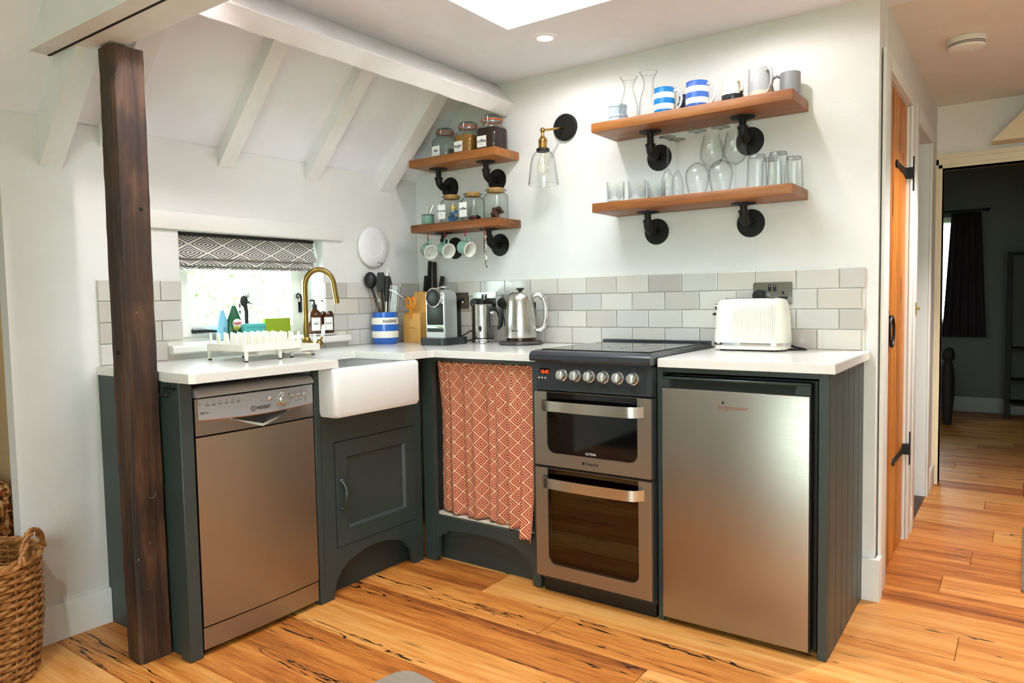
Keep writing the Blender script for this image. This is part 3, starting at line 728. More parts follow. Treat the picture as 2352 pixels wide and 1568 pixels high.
# worktops
WTK = .03
def slab(name, poly, label, z0=WT-WTK, z1=WT):
    g = G().prism(poly, 'z', z0, z1); me = mesh_from(g, name)
    bm = bmesh.new(); bm.from_mesh(me); es = [e for e in bm.edges if abs(e.verts[0].co.z-z1) < 1e-6 and abs(e.verts[1].co.z-z1) < 1e-6]
    bmesh.ops.bevel(bm, geom=es, offset=.0025, segments=2, affect='EDGES'); bm.to_mesh(me); bm.free()
    o = mk(name, me, M_quartz, loc=(poly[0][0], poly[0][1], z0), angle=30); return tag(o, label, 'worktop', 'white quartz worktops')
xr = .590
slab('worktop', [(XW+.001, -1.667), (.42, -1.667), (.42, -1.678), (.572, -1.678), (.585, -1.662), (.586, -1.103), (.30, -1.103), (.29, -1.093), (.29, -.772), (.30, -.762), (xr, -.762), (xr, -.632), (XW+.001, -.002)], 'white speckled quartz worktop around the sink and over the dishwasher')
slab('worktop', [(XW+.004, -.001), (xr+.001, -.6315), (.60, -.594), (1.117, -.594), (1.117, -.001)], 'white speckled quartz worktop under the kettle, left of the cooker')
slab('worktop', [(1.617, -.001), (1.617, -.594), (2.182, -.594), (2.182, -.001)], 'white speckled quartz worktop under the toaster, over the fridge')

# ================================================================== SINK AND TAP
t = thing('belfast_sink', 'white ceramic farmhouse sink with a deep rounded apron front', 'sink', (.40, -.91, .70))
sy0, sy1, sx0, sx1 = -1.138, -.683, .135, .603
g = G()
def loopz(x0, x1, y0, y1, r, z, n=6): return [(p_[0], p_[1], z) for p_ in rrect(x0, x1, y0, y1, r, n)]
ringsv = [loopz(sx0+.02, sx1-.02, sy0+.02, sy1-.02, .02, .703), loopz(sx0+.006, sx1-.006, sy0+.006, sy1-.006, .02, .707), loopz(sx0, sx1, sy0, sy1, .02, .722), loopz(sx0, sx1, sy0, sy1, .02, .876), loopz(sx0+.003, sx1-.003, sy0+.003, sy1-.003, .02, .884), loopz(sx0+.010, sx1-.010, sy0+.010, sy1-.010, .02, .888),
          loopz(sx0+.03, sx1-.03, sy0+.03, sy1-.03, .02, .888), loopz(sx0+.038, sx1-.038, sy0+.038, sy1-.038, .022, .878), loopz(sx0+.045, sx1-.045, sy0+.045, sy1-.045, .03, .745), loopz(sx0+.08, sx1-.08, sy0+.08, sy1-.08, .03, .728)]
n_ = len(ringsv[0]); fs = []
for i in range(len(ringsv)-1):
    for j in range(n_): fs.append((i*n_+j, i*n_+(j+1) % n_, (i+1)*n_+(j+1) % n_, (i+1)*n_+j))
fs += [tuple(reversed(range(n_))), tuple(range((len(ringsv)-1)*n_, len(ringsv)*n_))]
mk('basin', g.add([q for r_ in ringsv for q in r_], fs), M_ceram, t, angle=50)
mk('drain', G().lathe([(.001, .7295), (.03, .7295), (.036, .7285)], (.36, -.91, 0), 20), M_chrome, t)
t = thing('kitchen_tap', 'aged brass swan-neck tap with a white ceramic lever behind the sink', 'tap', (.075, -.845, WT))
px, py = .085, -.845
g = G().lathe([(.024, WT), (.026, WT+.004), (.024, WT+.010), (.020, WT+.02), (.021, WT+.045), (.017, WT+.055), (.0125, WT+.062)], (px, py, 0), 24, arc='solid')
mk('base', g, M_brass, t)
hgt = 1.20; dirx, diry = .62, .78
path = [(px, py, WT+.05), (px, py, 1.0), (px, py, 1.1), (px, py, hgt)]+[(px+dirx*(.062-.062*math.cos(a)), py+diry*(.062-.062*math.cos(a)), hgt+.074*math.sin(a)) for a in [PI*i/14 for i in range(1, 14)]]
ex, ey = px+dirx*.122, py+diry*.122
path += [(ex+dirx*.004, ey+diry*.004, hgt-.01), (ex+dirx*.010, ey+diry*.010, hgt-.05), (ex+dirx*.013, ey+diry*.013, hgt-.075)]
mk('spout', G().tube(path, .0115, 14), M_brass, t)
vb = Vector((px+.02, py+.05, WT+.03))
mk('valve', G().tube([(px, py, WT+.03), vb], .010, 12).sphere(.019, vb, 16, 10), M_brass, t)
lv = mk('lever', G().tube([vb+Vector((.006, .004, .015)), vb+Vector((.012, .010, .03))], .005, 10), M_brass, t)
mk('lever_grip', G().tube([vb+Vector((.012, .010, .03)), vb+Vector((.016, .013, .045)), vb+Vector((.018, .014, .07)), vb+Vector((.018, .014, .084))], [.006, .0085, .0085, .003], 12), M_ceram, lv)

# ================================================================== DISHWASHER
dw = thing('dishwasher', 'slim silver dishwasher with a round dial and pointed handle', 'dishwasher', (.26, -1.398, 0))
Y0, Y1 = -1.628, -1.168
mk('carcass', G().box(.02, .490, Y0+.002, Y1-.002, .02, .855), M_black, dw, smooth=False)
def front_panel(z0, z1, bulge, x=.520, n=14, back=.49):
    # gently bowed front, bow runs along y
    poly = [(x-.006+bulge*math.sin(PI*i/n), Y0+(Y1-Y0)*i/n) for i in range(n+1)]
    g = G(); k = n+1
    vs = [(p_[0], p_[1], z0) for p_ in poly]+[(p_[0], p_[1], z1) for p_ in poly]+[(back, Y1, z0), (back, Y0, z0), (back, Y1, z1), (back, Y0, z1)]
    fs = [(i, i+1, k+i+1, k+i) for i in range(n)]
    fs += [tuple(range(k))+(2*k, 2*k+1), tuple(range(k, 2*k))+(2*k+2, 2*k+3), (k-1, 2*k, 2*k+2, 2*k-1), (0, k, 2*k+3, 2*k+1), (2*k, 2*k+1, 2*k+3, 2*k+2)]
    return g.add(vs, fs)
mk('lid', G().prism([(.40, .868), (.488, .868), (.508, .862), (.520, .850), (.524, .838), (.40, .838)], 'y', Y0, Y1), M_silver, dw)
pnl = mk('control_panel', front_panel(.715, .833, .010), mk_steel('dishwasher_panel_steel', '#8d8882', .38, (3, 3, 300)), dw)
# lighter instrument strip with curved lower border
n = 20; low = [(Y0+.010+(Y1-Y0-.012)*i/n, .771-.012*math.sin(PI*i/n)*0.6-.006) for i in range(n+1)]
def bow(yy, x=.520): return x-.006+.010*math.sin(PI*(yy-Y0)/(Y1-Y0))
def strip(low, high, off0, off1):
    g = G(); k = len(low)
    vs = [(bow(p_[0])+off1, p_[0], p_[1]) for p_ in low]+[(bow(p_[0])+off1, p_[0], p_[1]) for p_ in high]+[(bow(p_[0])+off0, p_[0], p_[1]) for p_ in low]+[(bow(p_[0])+off0, p_[0], p_[1]) for p_ in high]
    fs = []
    for i in range(k-1): fs += [(i, i+1, k+i+1, k+i), (i, i+1, 2*k+i+1, 2*k+i), (k+i, k+i+1, 3*k+i+1, 3*k+i)]
    fs += [(0, k, 3*k, 2*k), (k-1, 2*k-1, 4*k-1, 3*k-1)]
    return g.add(vs, fs)
mk('instrument_strip', strip(low, [(p_[0], .8315) for p_ in low], -.001, .0035), mat('strip_silver', '#a9abaf', .35, .4), pnl)
mk('floor_reflection_line', strip([(p_[0], p_[1]-.003) for p_ in low], [(p_[0], p_[1]+.0005) for p_ in low], -.001, .0028), mat('orange_reflection', '#b06a34', .35, .7), pnl)  # orange strip painting the floor's reflection along the panel's lower border
# handle recess
hx = bow(-1.40)
g = G().prism([(-1.508, .757), (-1.40, .755), (-1.288, .757), (-1.335, .738), (-1.395, .722), (-1.45, .738)], 'x', hx-.006, hx+.0012)
mk('handle_recess', g, M_black, pnl, smooth=False)
g = G().prism([(-1.509, .757), (-1.449, .740), (-1.395, .724), (-1.336, .740), (-1.287, .757), (-1.287, .754), (-1.334, .733), (-1.395, .715), (-1.452, .733), (-1.509, .754)], 'x', hx-.004, hx+.010)
mk('handle_lip', g, M_chrome, pnl, smooth=False)
kx = bow(-1.31)+.003
kn = mk('dial', G().lathe([(.0001, .017), (.016, .017), (.019, .014), (.020, .004), (.0235, .003), (.0235, 0)], mx=TR(kx, -1.308, .797) @ RY(PI/2), n=32), M_silver2, pnl)
def dwbtn(y_, z_, ry, rz_):
    g = G().lathe([(.0001, .005), (.8, .0045), (1, .003), (1, 0)], mx=TR(bow(y_)+.003, y_, z_) @ RY(PI/2) @ Matrix.Diagonal((rz_, ry, 1, 1)), n=20)
    mk('button', g, M_silver2, pnl)
dwbtn(-1.360, .805, .0085, .0085); dwbtn(-1.266, .803, .010, .0065); dwbtn(-1.236, .804, .010, .0065); dwbtn(-1.207, .803, .0075, .0075)
E_y, E_z = (0, 1, 0), (0, 0, 1)
bx_ = bow(-1.39)+.0042
text('lettering', 'INDESIT', .0155, (bx_, -1.386, .778), E_y, E_z, M_ink, pnl, bold=.0002)
mk('logo_ring', G().ring([(-1.4265+.0095*math.cos(2*PI*i/24), .778+.0095*math.sin(2*PI*i/24)) for i in range(24)], [(-1.4265+.0078*math.cos(2*PI*i/24), .778+.0078*math.sin(2*PI*i/24)) for i in range(24)], 'x', bx_-.002, bx_), M_ink, pnl)
text('lettering', 'i', .016, (bx_, -1.4265, .778), E_y, E_z, M_ink, pnl, bold=.0004)
text('lettering', 'MyTime', .011, (bow(-1.595)+.0042, -1.595, .786), E_y, (0, .2, 1), M_greyink, pnl)
text('lettering', 'P', .008, (bow(-1.61)+.0042, -1.612, .815), E_y, E_z, M_greyink, pnl)
for i, yy in enumerate((-1.588, -1.566, -1.544, -1.522, -1.501, -1.480)):
    x_ = bow(yy)+.0042; g = G().box(x_-.001, x_, yy-.001, yy+.001, .818, .821)
    g.ring([(yy+.0055*math.cos(2*PI*k/12), .810+.0035*math.sin(2*PI*k/12)) for k in range(12)], [(yy+.0042*math.cos(2*PI*k/12), .810+.0024*math.sin(2*PI*k/12)) for k in range(12)], 'x', x_-.001, x_)
    if i % 2: g.box(x_-.001, x_, yy-.008, yy+.008, .8095, .8102)
    mk('programme_icon', g, M_greyink, pnl, smooth=False)
for yy, zz in ((-1.248, .783), (-1.237, .784), (-1.226, .785), (-1.205, .787), (-1.205, .779), (-1.28, .812), (-1.25, .814), (-1.222, .815)):
    x_ = bow(yy)+.0042; mk('indicator', G().box(x_-.001, x_, yy-.0016, yy+.0016, zz-.0016, zz+.0016), M_ink, pnl, smooth=False)
mk('door', front_panel(.098, .709, .008), M_steel, dw)
mk('toe_panel', front_panel(.022, .092, .006, x=.517), M_steel, dw)
mk('plinth', G().box(.2, .47, Y0+.01, Y1-.01, 0, .03), M_black, dw, smooth=False)

# ================================================================== COOKER
ck = thing('cooker', 'grey and steel freestanding double-oven cooker with six knobs and a black glass hob', 'cooker', (1.367, -.31, 0))
CX0, CX1 = 1.121, 1.609
mk('body', G().box(CX0+.003, CX1-.003, -.585, -.035, .05, .885), M_graph2, ck, smooth=False)
# hob tray with rounded front
pr = [(-.05, .895), (-.05, .930), (-.10, .936), (-.60, .936), (-.628, .932), (-.640, .922), (-.642, .905), (-.636, .897), (-.05, .895)]
hob = mk('hob_surround', G().prism(pr[:-1], 'x', CX0-.002, CX1+.002), M_graph, ck)
mk('hob_glass', G().box(CX0+.022, CX1-.022, -.590, -.075, .9355, .940, .001, 1), M_blackg, hob)
mk('hob_rear_lip', G().box(CX0, CX1, -.066, -.048, .930, .948, .003), M_graph2, hob)
for (cx, cy, r_) in ((1.25, -.44, .095), (1.48, -.44, .075), (1.25, -.20, .075), (1.48, -.20, .095)):
    mk('cooking_zone', G().ring([(cx+r_*math.cos(2*PI*i/40), cy+r_*math.sin(2*PI*i/40)) for i in range(40)], [(cx+(r_-.002)*math.cos(2*PI*i/40), cy+(r_-.002)*math.sin(2*PI*i/40)) for i in range(40)], 'z', .9395, .9403), M_greyink, hob, smooth=False)
# control panel, leaning slightly back
panel_mx = TR(0, -.600, .787) @ RX(-.10) @ TR(0, .600, -.787)
fascia = mk('control_panel', G().prism(rrect(CX0, CX1, .787, .893, .012, 5, (0, 0, 1, 1)), 'y', -.625, -.590, panel_mx), M_graph, ck)
mk('inset', G().prism(rrect(CX0+.022, CX1-.022, .794, .888, .030, 6, (0, 0, 1, 1)), 'y', -.6262, -.60, panel_mx), M_graph2, fascia)
def onp(x, z, d=0.0): return panel_mx @ Vector((x, -.6262-d, z))
dsp = mk('clock_display', G().box(1.153, 1.193, -.6275, -.62, .843, .867, mx=panel_mx), M_blackg, fascia, smooth=False)
text('lettering', '15:42', .0165, onp(1.174, .854, .002), (1, 0, 0), (0, .10, 1), M_reddig, dsp, bold=.0003)
for i in range(3): mk('clock_button', G().sphere(.0045, onp(1.151+.0135*i, .831), 12, 8), M_silver2, fascia)
kprof = [(.0001, .026), (.0165, .0255), (.0185, .022), (.0195, .008), (.0215, .006), (.0225, 0)]
base_mx = panel_mx @ RX(PI/2)
for i in range(6):
    kx_ = 1.252+i*.0572; p_ = onp(kx_, .845)
    mxk = TR(*p_) @ RX(PI/2-.10)
    kk = mk('knob', G().lathe([(.0225, 0), (.0225, .004), (.0195, .007), (.0180, .020), (.0165, .0225), (.0001, .0228)], mx=mxk, n=28), M_silver2, fascia)
    mk('grip', G().box(-.005, .0045, -.0165, .0165, .018, .0305, .002, 2, mxk @ RZ(-.08)), M_silver2, kk)
    mk('print', G().box(kx_-.014, kx_+.014, -.6266, -.625, .809, .8115, mx=panel_mx), M_ink, fascia, smooth=False)
    mk('print', G().box(kx_-.003, kx_+.003, -.6266, -.625, .877, .880, mx=panel_mx), M_greyink, fascia, smooth=False)
def oven_door(z0, z1, gz0, gz1, gx0, gx1, label, interior):
    d = mk('oven_door', G().ring(rrect(CX0+.006, CX1-.004, z0, z1, .004, 8), rrect(gx0, gx1, gz0, gz1, .032, 8, (1, 1, 0, 0)), 'y', -.622, -.592), M_steel, ck)
    d['label'] = label
    mk('door_glass', G().prism(rrect(gx0-.004, gx1+.004, gz0-.004, gz1+.004, .034, 8, (1, 1, 0, 0)), 'y', -.6175, -.6155), M_ovenglass if interior else M_blackg, d)
    mk('side_trim', G().box(CX1-.004, CX1+.001, -.618, -.592, z0, z1), M_graph, d, smooth=False)
    return d
def oven_handle(d, z, h=.038):
    # wide flat bar bowed out from the door
    n = 18; x0, x1 = CX0+.035, CX1-.032; g = G(); fr = []
    for i in range(n+1):
        s = i/n; x = x0+(x1-x0)*s; e = min(s, 1-s)/.10
        dep = .032*(1-(1-min(1, e))**2)+.010*math.sin(PI*s)
        fr.append((x, -.622-dep))
    k = n+1; vs = []
    for dy, zz in ((0, z-h/2), (0, z+h/2), (.006, z+h/2), (.006, z-h/2)): vs += [(p_[0], p_[1]+dy, zz) for p_ in fr]
    fs = []
    for a in range(4):
        b_ = (a+1) % 4
        for i in range(n): fs.append((a*k+i, a*k+i+1, b_*k+i+1, b_*k+i))
    fs += [(0, k, 2*k, 3*k), (n, k+n, 2*k+n, 3*k+n)]
    mk('handle', g.add(vs, fs), mk_steel('handle_steel_%d' % int(z*1000), '#cfccc4', .24, (3, 3, 300)), d)
d1o = oven_door(.503, .782, .552, .781, 1.181, 1.553, 'steel framed top oven door with dark glass', False)
d2o = oven_door(.075, .493, .125, .492, 1.181, 1.555, 'steel framed main oven door with smoked glass', True)
oven_handle(d1o, .734); oven_handle(d2o, .444)
text('lettering', 'Hotpoint', .0150, (1.372, -.6225, .528), (1, 0, 0), E_z, M_ink, d1o, bold=.0003)
mk('logo_square', G().box(1.332, 1.341, -.6228, -.62, .523, .533), M_ink, d1o, smooth=False)
text('lettering', 'ULTIMA', .0125, (1.366, -.6180, .563), (1, 0, 0), E_z, mat('pale_print', '#c9c9c9', .5), d1o, bold=.0002)
mk('divider', G().box(CX0, CX1, -.612, -.59, .493, .503), M_black, ck, smooth=False)
# liner behind the smoked lower door, golden floor reflection put in its colour
cav = mat('oven_gold_reflection', '#a87a2a', .45, .3)
g = G().box(CX0+.04, CX1-.04, -.10, -.095, .10, .48).box(CX0+.035, CX0+.04, -.585, -.095, .10, .48).box(CX1-.04, CX1-.035, -.585, -.095, .10, .48)
g = G().box(1.19, 1.55, -.589, -.5865, .115, .485)
mk('oven_liner', g, cav, ck, smooth=False)
for z in (.31, .23): mk('oven_rack', G().tube([(1.20, -.5905, z+.002), (1.54, -.5905, z-.002)], .0016, 6), M_chrome, ck)
mk('toe_recess', G().box(CX0+.01, CX1-.01, -.575, -.06, 0, .05), M_black, ck, smooth=False)

# ================================================================== FRIDGE
fr = thing('fridge', 'silver under-counter fridge with a dark recessed top grip', 'fridge', (1.872, -.30, 0))
FX0, FX1 = 1.634, 2.116
mk('cabinet_shell', G().box(FX0+.006, FX1+.008, -.545, -.04, .012, .862), M_black, fr, smooth=False)
dr = mk('door', G().box(FX0, FX1-.004, -.600, -.553, .024, .820, .003, 2), M_steel, fr)
mk('door_edge', G().box(FX1-.004, FX1, -.597, -.553, .024, .858, .001, 1), M_black, dr)
mk('grip_recess', G().box(FX0, FX1-.004, -.580, -.553, .820, .858), mat('fridge_grip', '#141a19', .3), dr, smooth=False)
mk('grip_bar', G().prism([(FX0, .822), (FX0+.028, .822), (FX0+.024, .850), (FX0, .850)], 'y', -.596, -.556).prism([(FX1-.004, .822), (FX1-.048, .822), (FX1-.042, .850), (FX1-.004, .850)], 'y', -.596, -.556).box(FX0, FX1-.004, -.596, -.553, .850, .858, .002, 1), mat('fridge_grip2', '#2b3532', .3), dr)
text('lettering', 'fridgemaster', .0195, (1.879, -.6006, .768), (1, 0, 0), E_z, mat('dull_red_print', '#8c4a3c', .5), dr)
mk('badge', G().lathe([(.0001, 0), (.0045, 0)], mx=TR(1.846, -.6006, .783) @ RX(PI/2), n=14), M_ink, dr)
for x_ in (FX0+.05, FX1-.05): mk('foot', G().cyl(.018, 0, .014, (x_, -.50, 0)), M_black, fr)

# ================================================================== WALL SHELVES
def shelf_unit(x0, x1, y0, ztop, brs, label):
    t = thing('wall_shelf', label, 'shelf', ((x0+x1)/2, -.002, ztop-.04), 'oak pipe-bracket shelves')
    mk('board', G().box(x0, x1, y0, -.004, ztop-.038, ztop, .0025, 2), M_shelf, t)
    for bx, fz in brs:
        b_ = mk('pipe_bracket', G().tube([(bx, -.09, ztop-.04), (bx, -.09, fz+.032)], .0135, 14).tube([(bx, -.09, fz+.036)]+[(bx, -.09+.030*(1-math.cos(a)), fz+.030*(1-math.sin(a))) for a in [PI/2*i/6 for i in range(7)]]+[(bx, -.055, fz)], .0175, 14).tube([(bx, -.062, fz), (bx, -.006, fz)], .0135, 14), M_blackm, t)
        mk('elbow_collar', G().cyl(.0205, fz+.034, fz+.042, (bx, -.09, 0), 16).cyl(.0205, 0, .008, mx=TR(bx, -.058, fz) @ RX(PI/2), n=16), M_blackm, b_)
        mk('wall_flange', G().lathe([(.0001, .009), (.020, .009), (.022, .006), (.053, .005), (.055, .002), (.055, 0)], mx=TR(bx, -.001, fz) @ RX(PI/2), n=32), M_blackm, b_)
        mk('shelf_flange', G().lathe([(.0001, -.009), (.020, -.009), (.022, -.005), (.045, -.004), (.047, 0)], (bx, -.09, ztop-.0385), 28), M_blackm, b_)
    return t
ZTL, ZBL, ZTR, ZBR = 1.830, 1.508, 1.845, 1.519
shelf_unit(.112, .648, -.200, ZTL, ((.21, 1.706), (.512, 1.713)), 'short upper oak shelf holding the clip-top jars')
shelf_unit(.112, .652, -.200, ZBL, ((.235, 1.397), (.522, 1.397)), 'short lower oak shelf holding cork jars, with mugs hung beneath')
shelf_unit(1.165, 1.964, -.227, ZTR, ((1.366, 1.714), (1.746, 1.729)), 'long upper oak shelf holding mugs and carafes')
shelf_unit(1.165, 1.964, -.227, ZBR, ((1.352, 1.405), (1.750, 1.411)), 'long lower oak shelf holding drinking glasses')

# ---- clip-top jars
def clip_jar(cx, cy, z, r, h, fill, fillh, word, label):
    t = thing('clip_top_jar', label, 'jar', (cx, cy, z), 'clip-top storage jars')
    b = h*.64
    prof = [(r*.86, .003, 5), (r*.97, .0, 5), (r, .008, 6), (r, b-.012, 6), (r*.97, b, 4), (r*.80, b+.010, 2.4), (r*.78, b+.016, 2), (r*.80, h*.80, 2), (r*.80, h*.83, 2)]
    mk('glass_body', G().lathe(prof, n=48), M_glassg, t, local=True)
    mk('contents', G().lathe([(.001, .006), (r*.93, .006, 6), (r*.94, .012, 6), (r*.94, fillh, 6), (r*.5, fillh+.004, 4), (.001, fillh+.002)], n=40), fill, t, local=True)
    mk('rubber_seal', G().lathe([(r*.80, h*.835), (r*.88, h*.835), (r*.89, h*.85), (r*.88, h*.868), (r*.80, h*.868)], n=32), M_orange, t, local=True)
    mk('glass_lid', G().lathe([(r*.82, h*.87), (r*.86, h*.89), (r*.84, h*.95), (r*.70, h*.985), (.001, h*1.0)], n=32), M_glassg, t, local=True)
    w = r*.80
    g = G().tube(arc((0, 0, h*.80), w+.003, 0, 2*PI, 28, (1, 0, 0), (0, 1, 0))[:-1], .0013, 6, closed=True)
    g.tube([(-.014, -w-.003, h*.80), (-.016, -w-.014, h*.70), (-.012, -w-.016, h*.62), (.012, -w-.016, h*.62), (.016, -w-.014, h*.70), (.014, -w-.003, h*.80)], .0014, 6)
    g.tube([(-.012, -w-.006, h*.80), (-.014, -w-.006, h*.93), (0, -w*.3, h*1.0), (.014, -w-.006, h*.93), (.012, -w-.006, h*.80)], .0013, 6)
    mk('wire_bail', g, M_chrome, t, local=True)
    lb = mk('paper_label', G().box(-r*.80, r*.14, -r-.0016, -r-.0006, h*.09, h*.40), M_label, t, local=True, smooth=False)
    text('lettering', word, .021, (-r*.33, -r-.0020, h*.26), (1, 0, 0), E_z, M_ink, lb, local=True, bold=.0003)
    mk('print', G().box(-r*.45, -r*.21, -r-.0020, -r-.0014, h*.165, h*.172), M_greyink, lb, local=True, smooth=False)
    return t
clip_jar(.268, -.100, ZTL, .052, .150, M_tea, .045, 'tea', 'clip-top jar marked tea, leftmost and nearly empty')
clip_jar(.414, -.100, ZTL, .054, .158, M_sugar, .092, 'sugar', 'clip-top jar marked sugar, full of brown sugar')
clip_jar(.561, -.100, ZTL, .058, .168, M_coffee, .104, 'coffee', 'clip-top jar marked coffee, full of dark ground coffee')
# ---- cork jars
def cork_jar(cx, cy, z, r, h, word, label, fills):
    t = thing('cork_jar', label, 'jar', (cx, cy, z), 'cork-topped storage jars')
    prof = [(r*.88, .003), (r*.96, 0), (r, .008, 3), (r, h*.74, 3), (r*.96, h*.80, 2.4), (r*.78, h*.87), (r*.78, h*.90), (r*.96, h*.93), (r*.97, h*.955), (r*.80, h*.965)]
    mk('glass_body', G().lathe(prof, n=40), M_glassg, t, local=True)
    mk('cork_lid', G().lathe([(.001, h*.87), (r*.72, h*.87), (r*.76, h*1.0), (r*.70, h*1.01), (.001, h*1.01)], n=28), M_cork, t, local=True)
    if word:
        lb = mk('paper_label', G().box(-r*.92, r*.02, -r-.0016, -r-.0006, h*.16, h*.66), M_label, t, local=True, smooth=False)
        text('lettering', word, .0185 if len(word) < 7 else .0145, (-r*.45, -r-.0020, h*.44), (1, 0, 0), E_z, M_ink, lb, local=True, bold=.0003)
        mk('print', G().box(-r*.62, -r*.28, -r-.0020, -r-.0014, h*.30, h*.308), M_greyink, lb, local=True, smooth=False)
    q = random.Random(len(label))
    for m_, sz, pos in fills:
        mk('packet', G().box(-sz, sz, -sz*.9, sz*.9, -sz*.25, sz*.25, sz*.18, 2, TR(*pos) @ Euler((q.uniform(-.9, .9), q.uniform(-.9, .9), q.uniform(0, 3))).to_matrix().to_4x4()), m_, t, local=True)
    return t
cork_jar(.304, -.105, ZBL, .050, .140, 'fruit tea', 'cork-topped jar marked fruit tea with blue sachets', [(M_bluepk, .021, (.01, 0, .025)), (M_bluepk, .019, (.022, -.01, .055)), (M_yelpk, .020, (.006, .006, .066)), (M_bluepk, .018, (-.012, .01, .035)), (M_yelpk, .015, (.016, -.006, .082))])
cork_jar(.440, -.105, ZBL, .050, .140, 'coffee', 'cork-topped jar marked coffee with a few coloured pods', [(M_coffee, .018, (.005, 0, .014)), (M_coffee, .017, (-.018, .012, .014)), (M_pinkpod, .010, (.020, -.022, .018)), (M_coffee, .015, (.024, .012, .018))])
cork_jar(.579, -.105, ZBL, .053, .146, None, 'cork-topped jar with no label, holding brown sachets', [(M_brownpk, .024, (.0, -.005, .030)), (M_brownpk, .020, (.014, .008, .045)), (M_coffee, .018, (-.018, .004, .016))])
# ---- small cup with spoons
t = thing('enamel_cup', 'small sage green enamel cup holding teaspoons on the lower left shelf', 'cup', (.140, -.100, ZBL))
mk('body', G().lathe([(.001, .0), (.026, .0), (.031, .006), (.0325, .030), (.031, .052), (.034, .056)], n=32), M_enamel, t, local=True)
mk('rim', G().tube(arc((0, 0, .057), .0335, 0, 2*PI, 28, (1, 0, 0), (0, 1, 0))[:-1], .0017, 8, closed=True), mat('dark_rim', '#222233', .3), t, local=True)
mk('lining', G().lathe([(.030, .055), (.029, .01), (.001, .008)], n=28), M_enamelw, t, local=True)
for i, (dx, dy, ln) in enumerate(((.016, -.006, .075), (.024, .004, .085), (-.004, .006, .072))):
    s = thing('teaspoon', ('steel teaspoon leaning rightmost in the small enamel cup', 'steel teaspoon leaning right in the small enamel cup, behind another', 'steel teaspoon standing upright in the small enamel cup')[i], 'spoon', (.140, -.100, ZBL+.01), 'teaspoons in the cup')
    p0 = Vector((-dx*.6, -dy, .002)); p1 = Vector((dx*1.3, dy*2, ln+.012))
    mk('stem', G().tube([p0, p0.lerp(p1, .5), p1], [.0016, .0016, .0034], 8), M_chrome, s, local=True)
    mk('bowl', G().sphere(.006, tuple(p0+Vector((0, 0, .006))), 10, 8, (1, .5, 1.4)), M_chrome, s, local=True)
# ---- hooks, hanging mugs, corkscrew
def cup_hook(x, y, z, label):
    g = G().tube([(0, 0, 0), (0, 0, -.014)]+[(.011*math.sin(a), 0, -.025+.011*math.cos(a)) for a in [PI*2*i/16 for i in range(0, 13)]], .0021, 8)
    o = mk('cup_hook', g, M_red, loc=None, local=True); o.location = (x, y, z); o.rotation_euler = (0, 0, -.75)
    return tag(o, label, 'hook', 'red cup hooks under the lower left shelf')
HZ = ZBL-.038
for x, lb in ((.200, 'red cup hook holding the leftmost hanging mug'), (.313, 'red cup hook holding the middle hanging mug'), (.441, 'red cup hook holding the rightmost hanging mug'), (.557, 'red cup hook holding the corkscrew')): cup_hook(x, -.172, HZ, lb)
def hung_mug(x, label, ry):
    # mug hangs by its handle: local frame has handle at +z, mouth towards +x/-y
    t = thing('enamel_mug', label, 'mug', (x, -.174, HZ-.034), 'hanging enamel mugs', (0, 0, ry))
    tilt = TR(0, 0, -.0585) @ RY(PI/2+.28)
    r, h = .034, .064
    mk('body', G().lathe([(.001, -h/2), (r*.9, -h/2), (r*.96, -h/2+.004), (r, h/2-.004), (r+.001, h/2)], n=36, mx=tilt), M_enamel, t, local=True)
    mk('lining', G().lathe([(r-.0006, h/2+.0005), (r-.002, h/2-.006), (r*.92, -h/2+.004), (.001, -h/2+.003)], n=36, mx=tilt), M_enamelw, t, local=True)
    mk('rim', G().tube(arc((0, 0, h/2), r+.0006, 0, 2*PI, 32, (1, 0, 0), (0, 1, 0))[:-1], .0024, 8, closed=True).xf(tilt), M_enamelw, t, local=True)
    hp = [(-r+.001, 0, .018), (-r-.012, 0, .020), (-r-.021, 0, .010), (-r-.022, 0, -.006), (-r-.014, 0, -.017), (-r+.001, 0, -.018)]
    mk('handle', G().tube(hp, .0042, 10).xf(tilt), M_enamel, t, local=True)
    return t
hung_mug(.205, 'sage green enamel mug hanging leftmost under the lower left shelf', -.42)
hung_mug(.318, 'sage green enamel mug hanging in the middle under the lower left shelf', -.32)
hung_mug(.446, 'sage green enamel mug hanging rightmost under the lower left shelf', -.18)
t = thing('corkscrew', 'steel waiter corkscrew hanging from a red hook', 'corkscrew', (.560, -.172, HZ-.02), None, (0, 0, -.7))
mk('handle', G().prism([(-.010, -.012), (.008, -.016), (.012, -.05), (.008, -.10), (.014, -.155), (.008, -.165), (-.002, -.12), (-.010, -.06)], 'y', -.004, .004), M_chrome, t, local=True)
mk('worm', G().tube([(.014+.006*math.cos(i*.9), .006*math.sin(i*.9), -.02-.0035*i) for i in range(24)], .0015, 6), M_chrome, t, local=True)
mk('lever', G().prism([(.012, -.105), (.026, -.12), (.030, -.15), (.024, -.17), (.018, -.150), (.014, -.13)], 'y', -.003, .003), M_chrome, t, local=True)

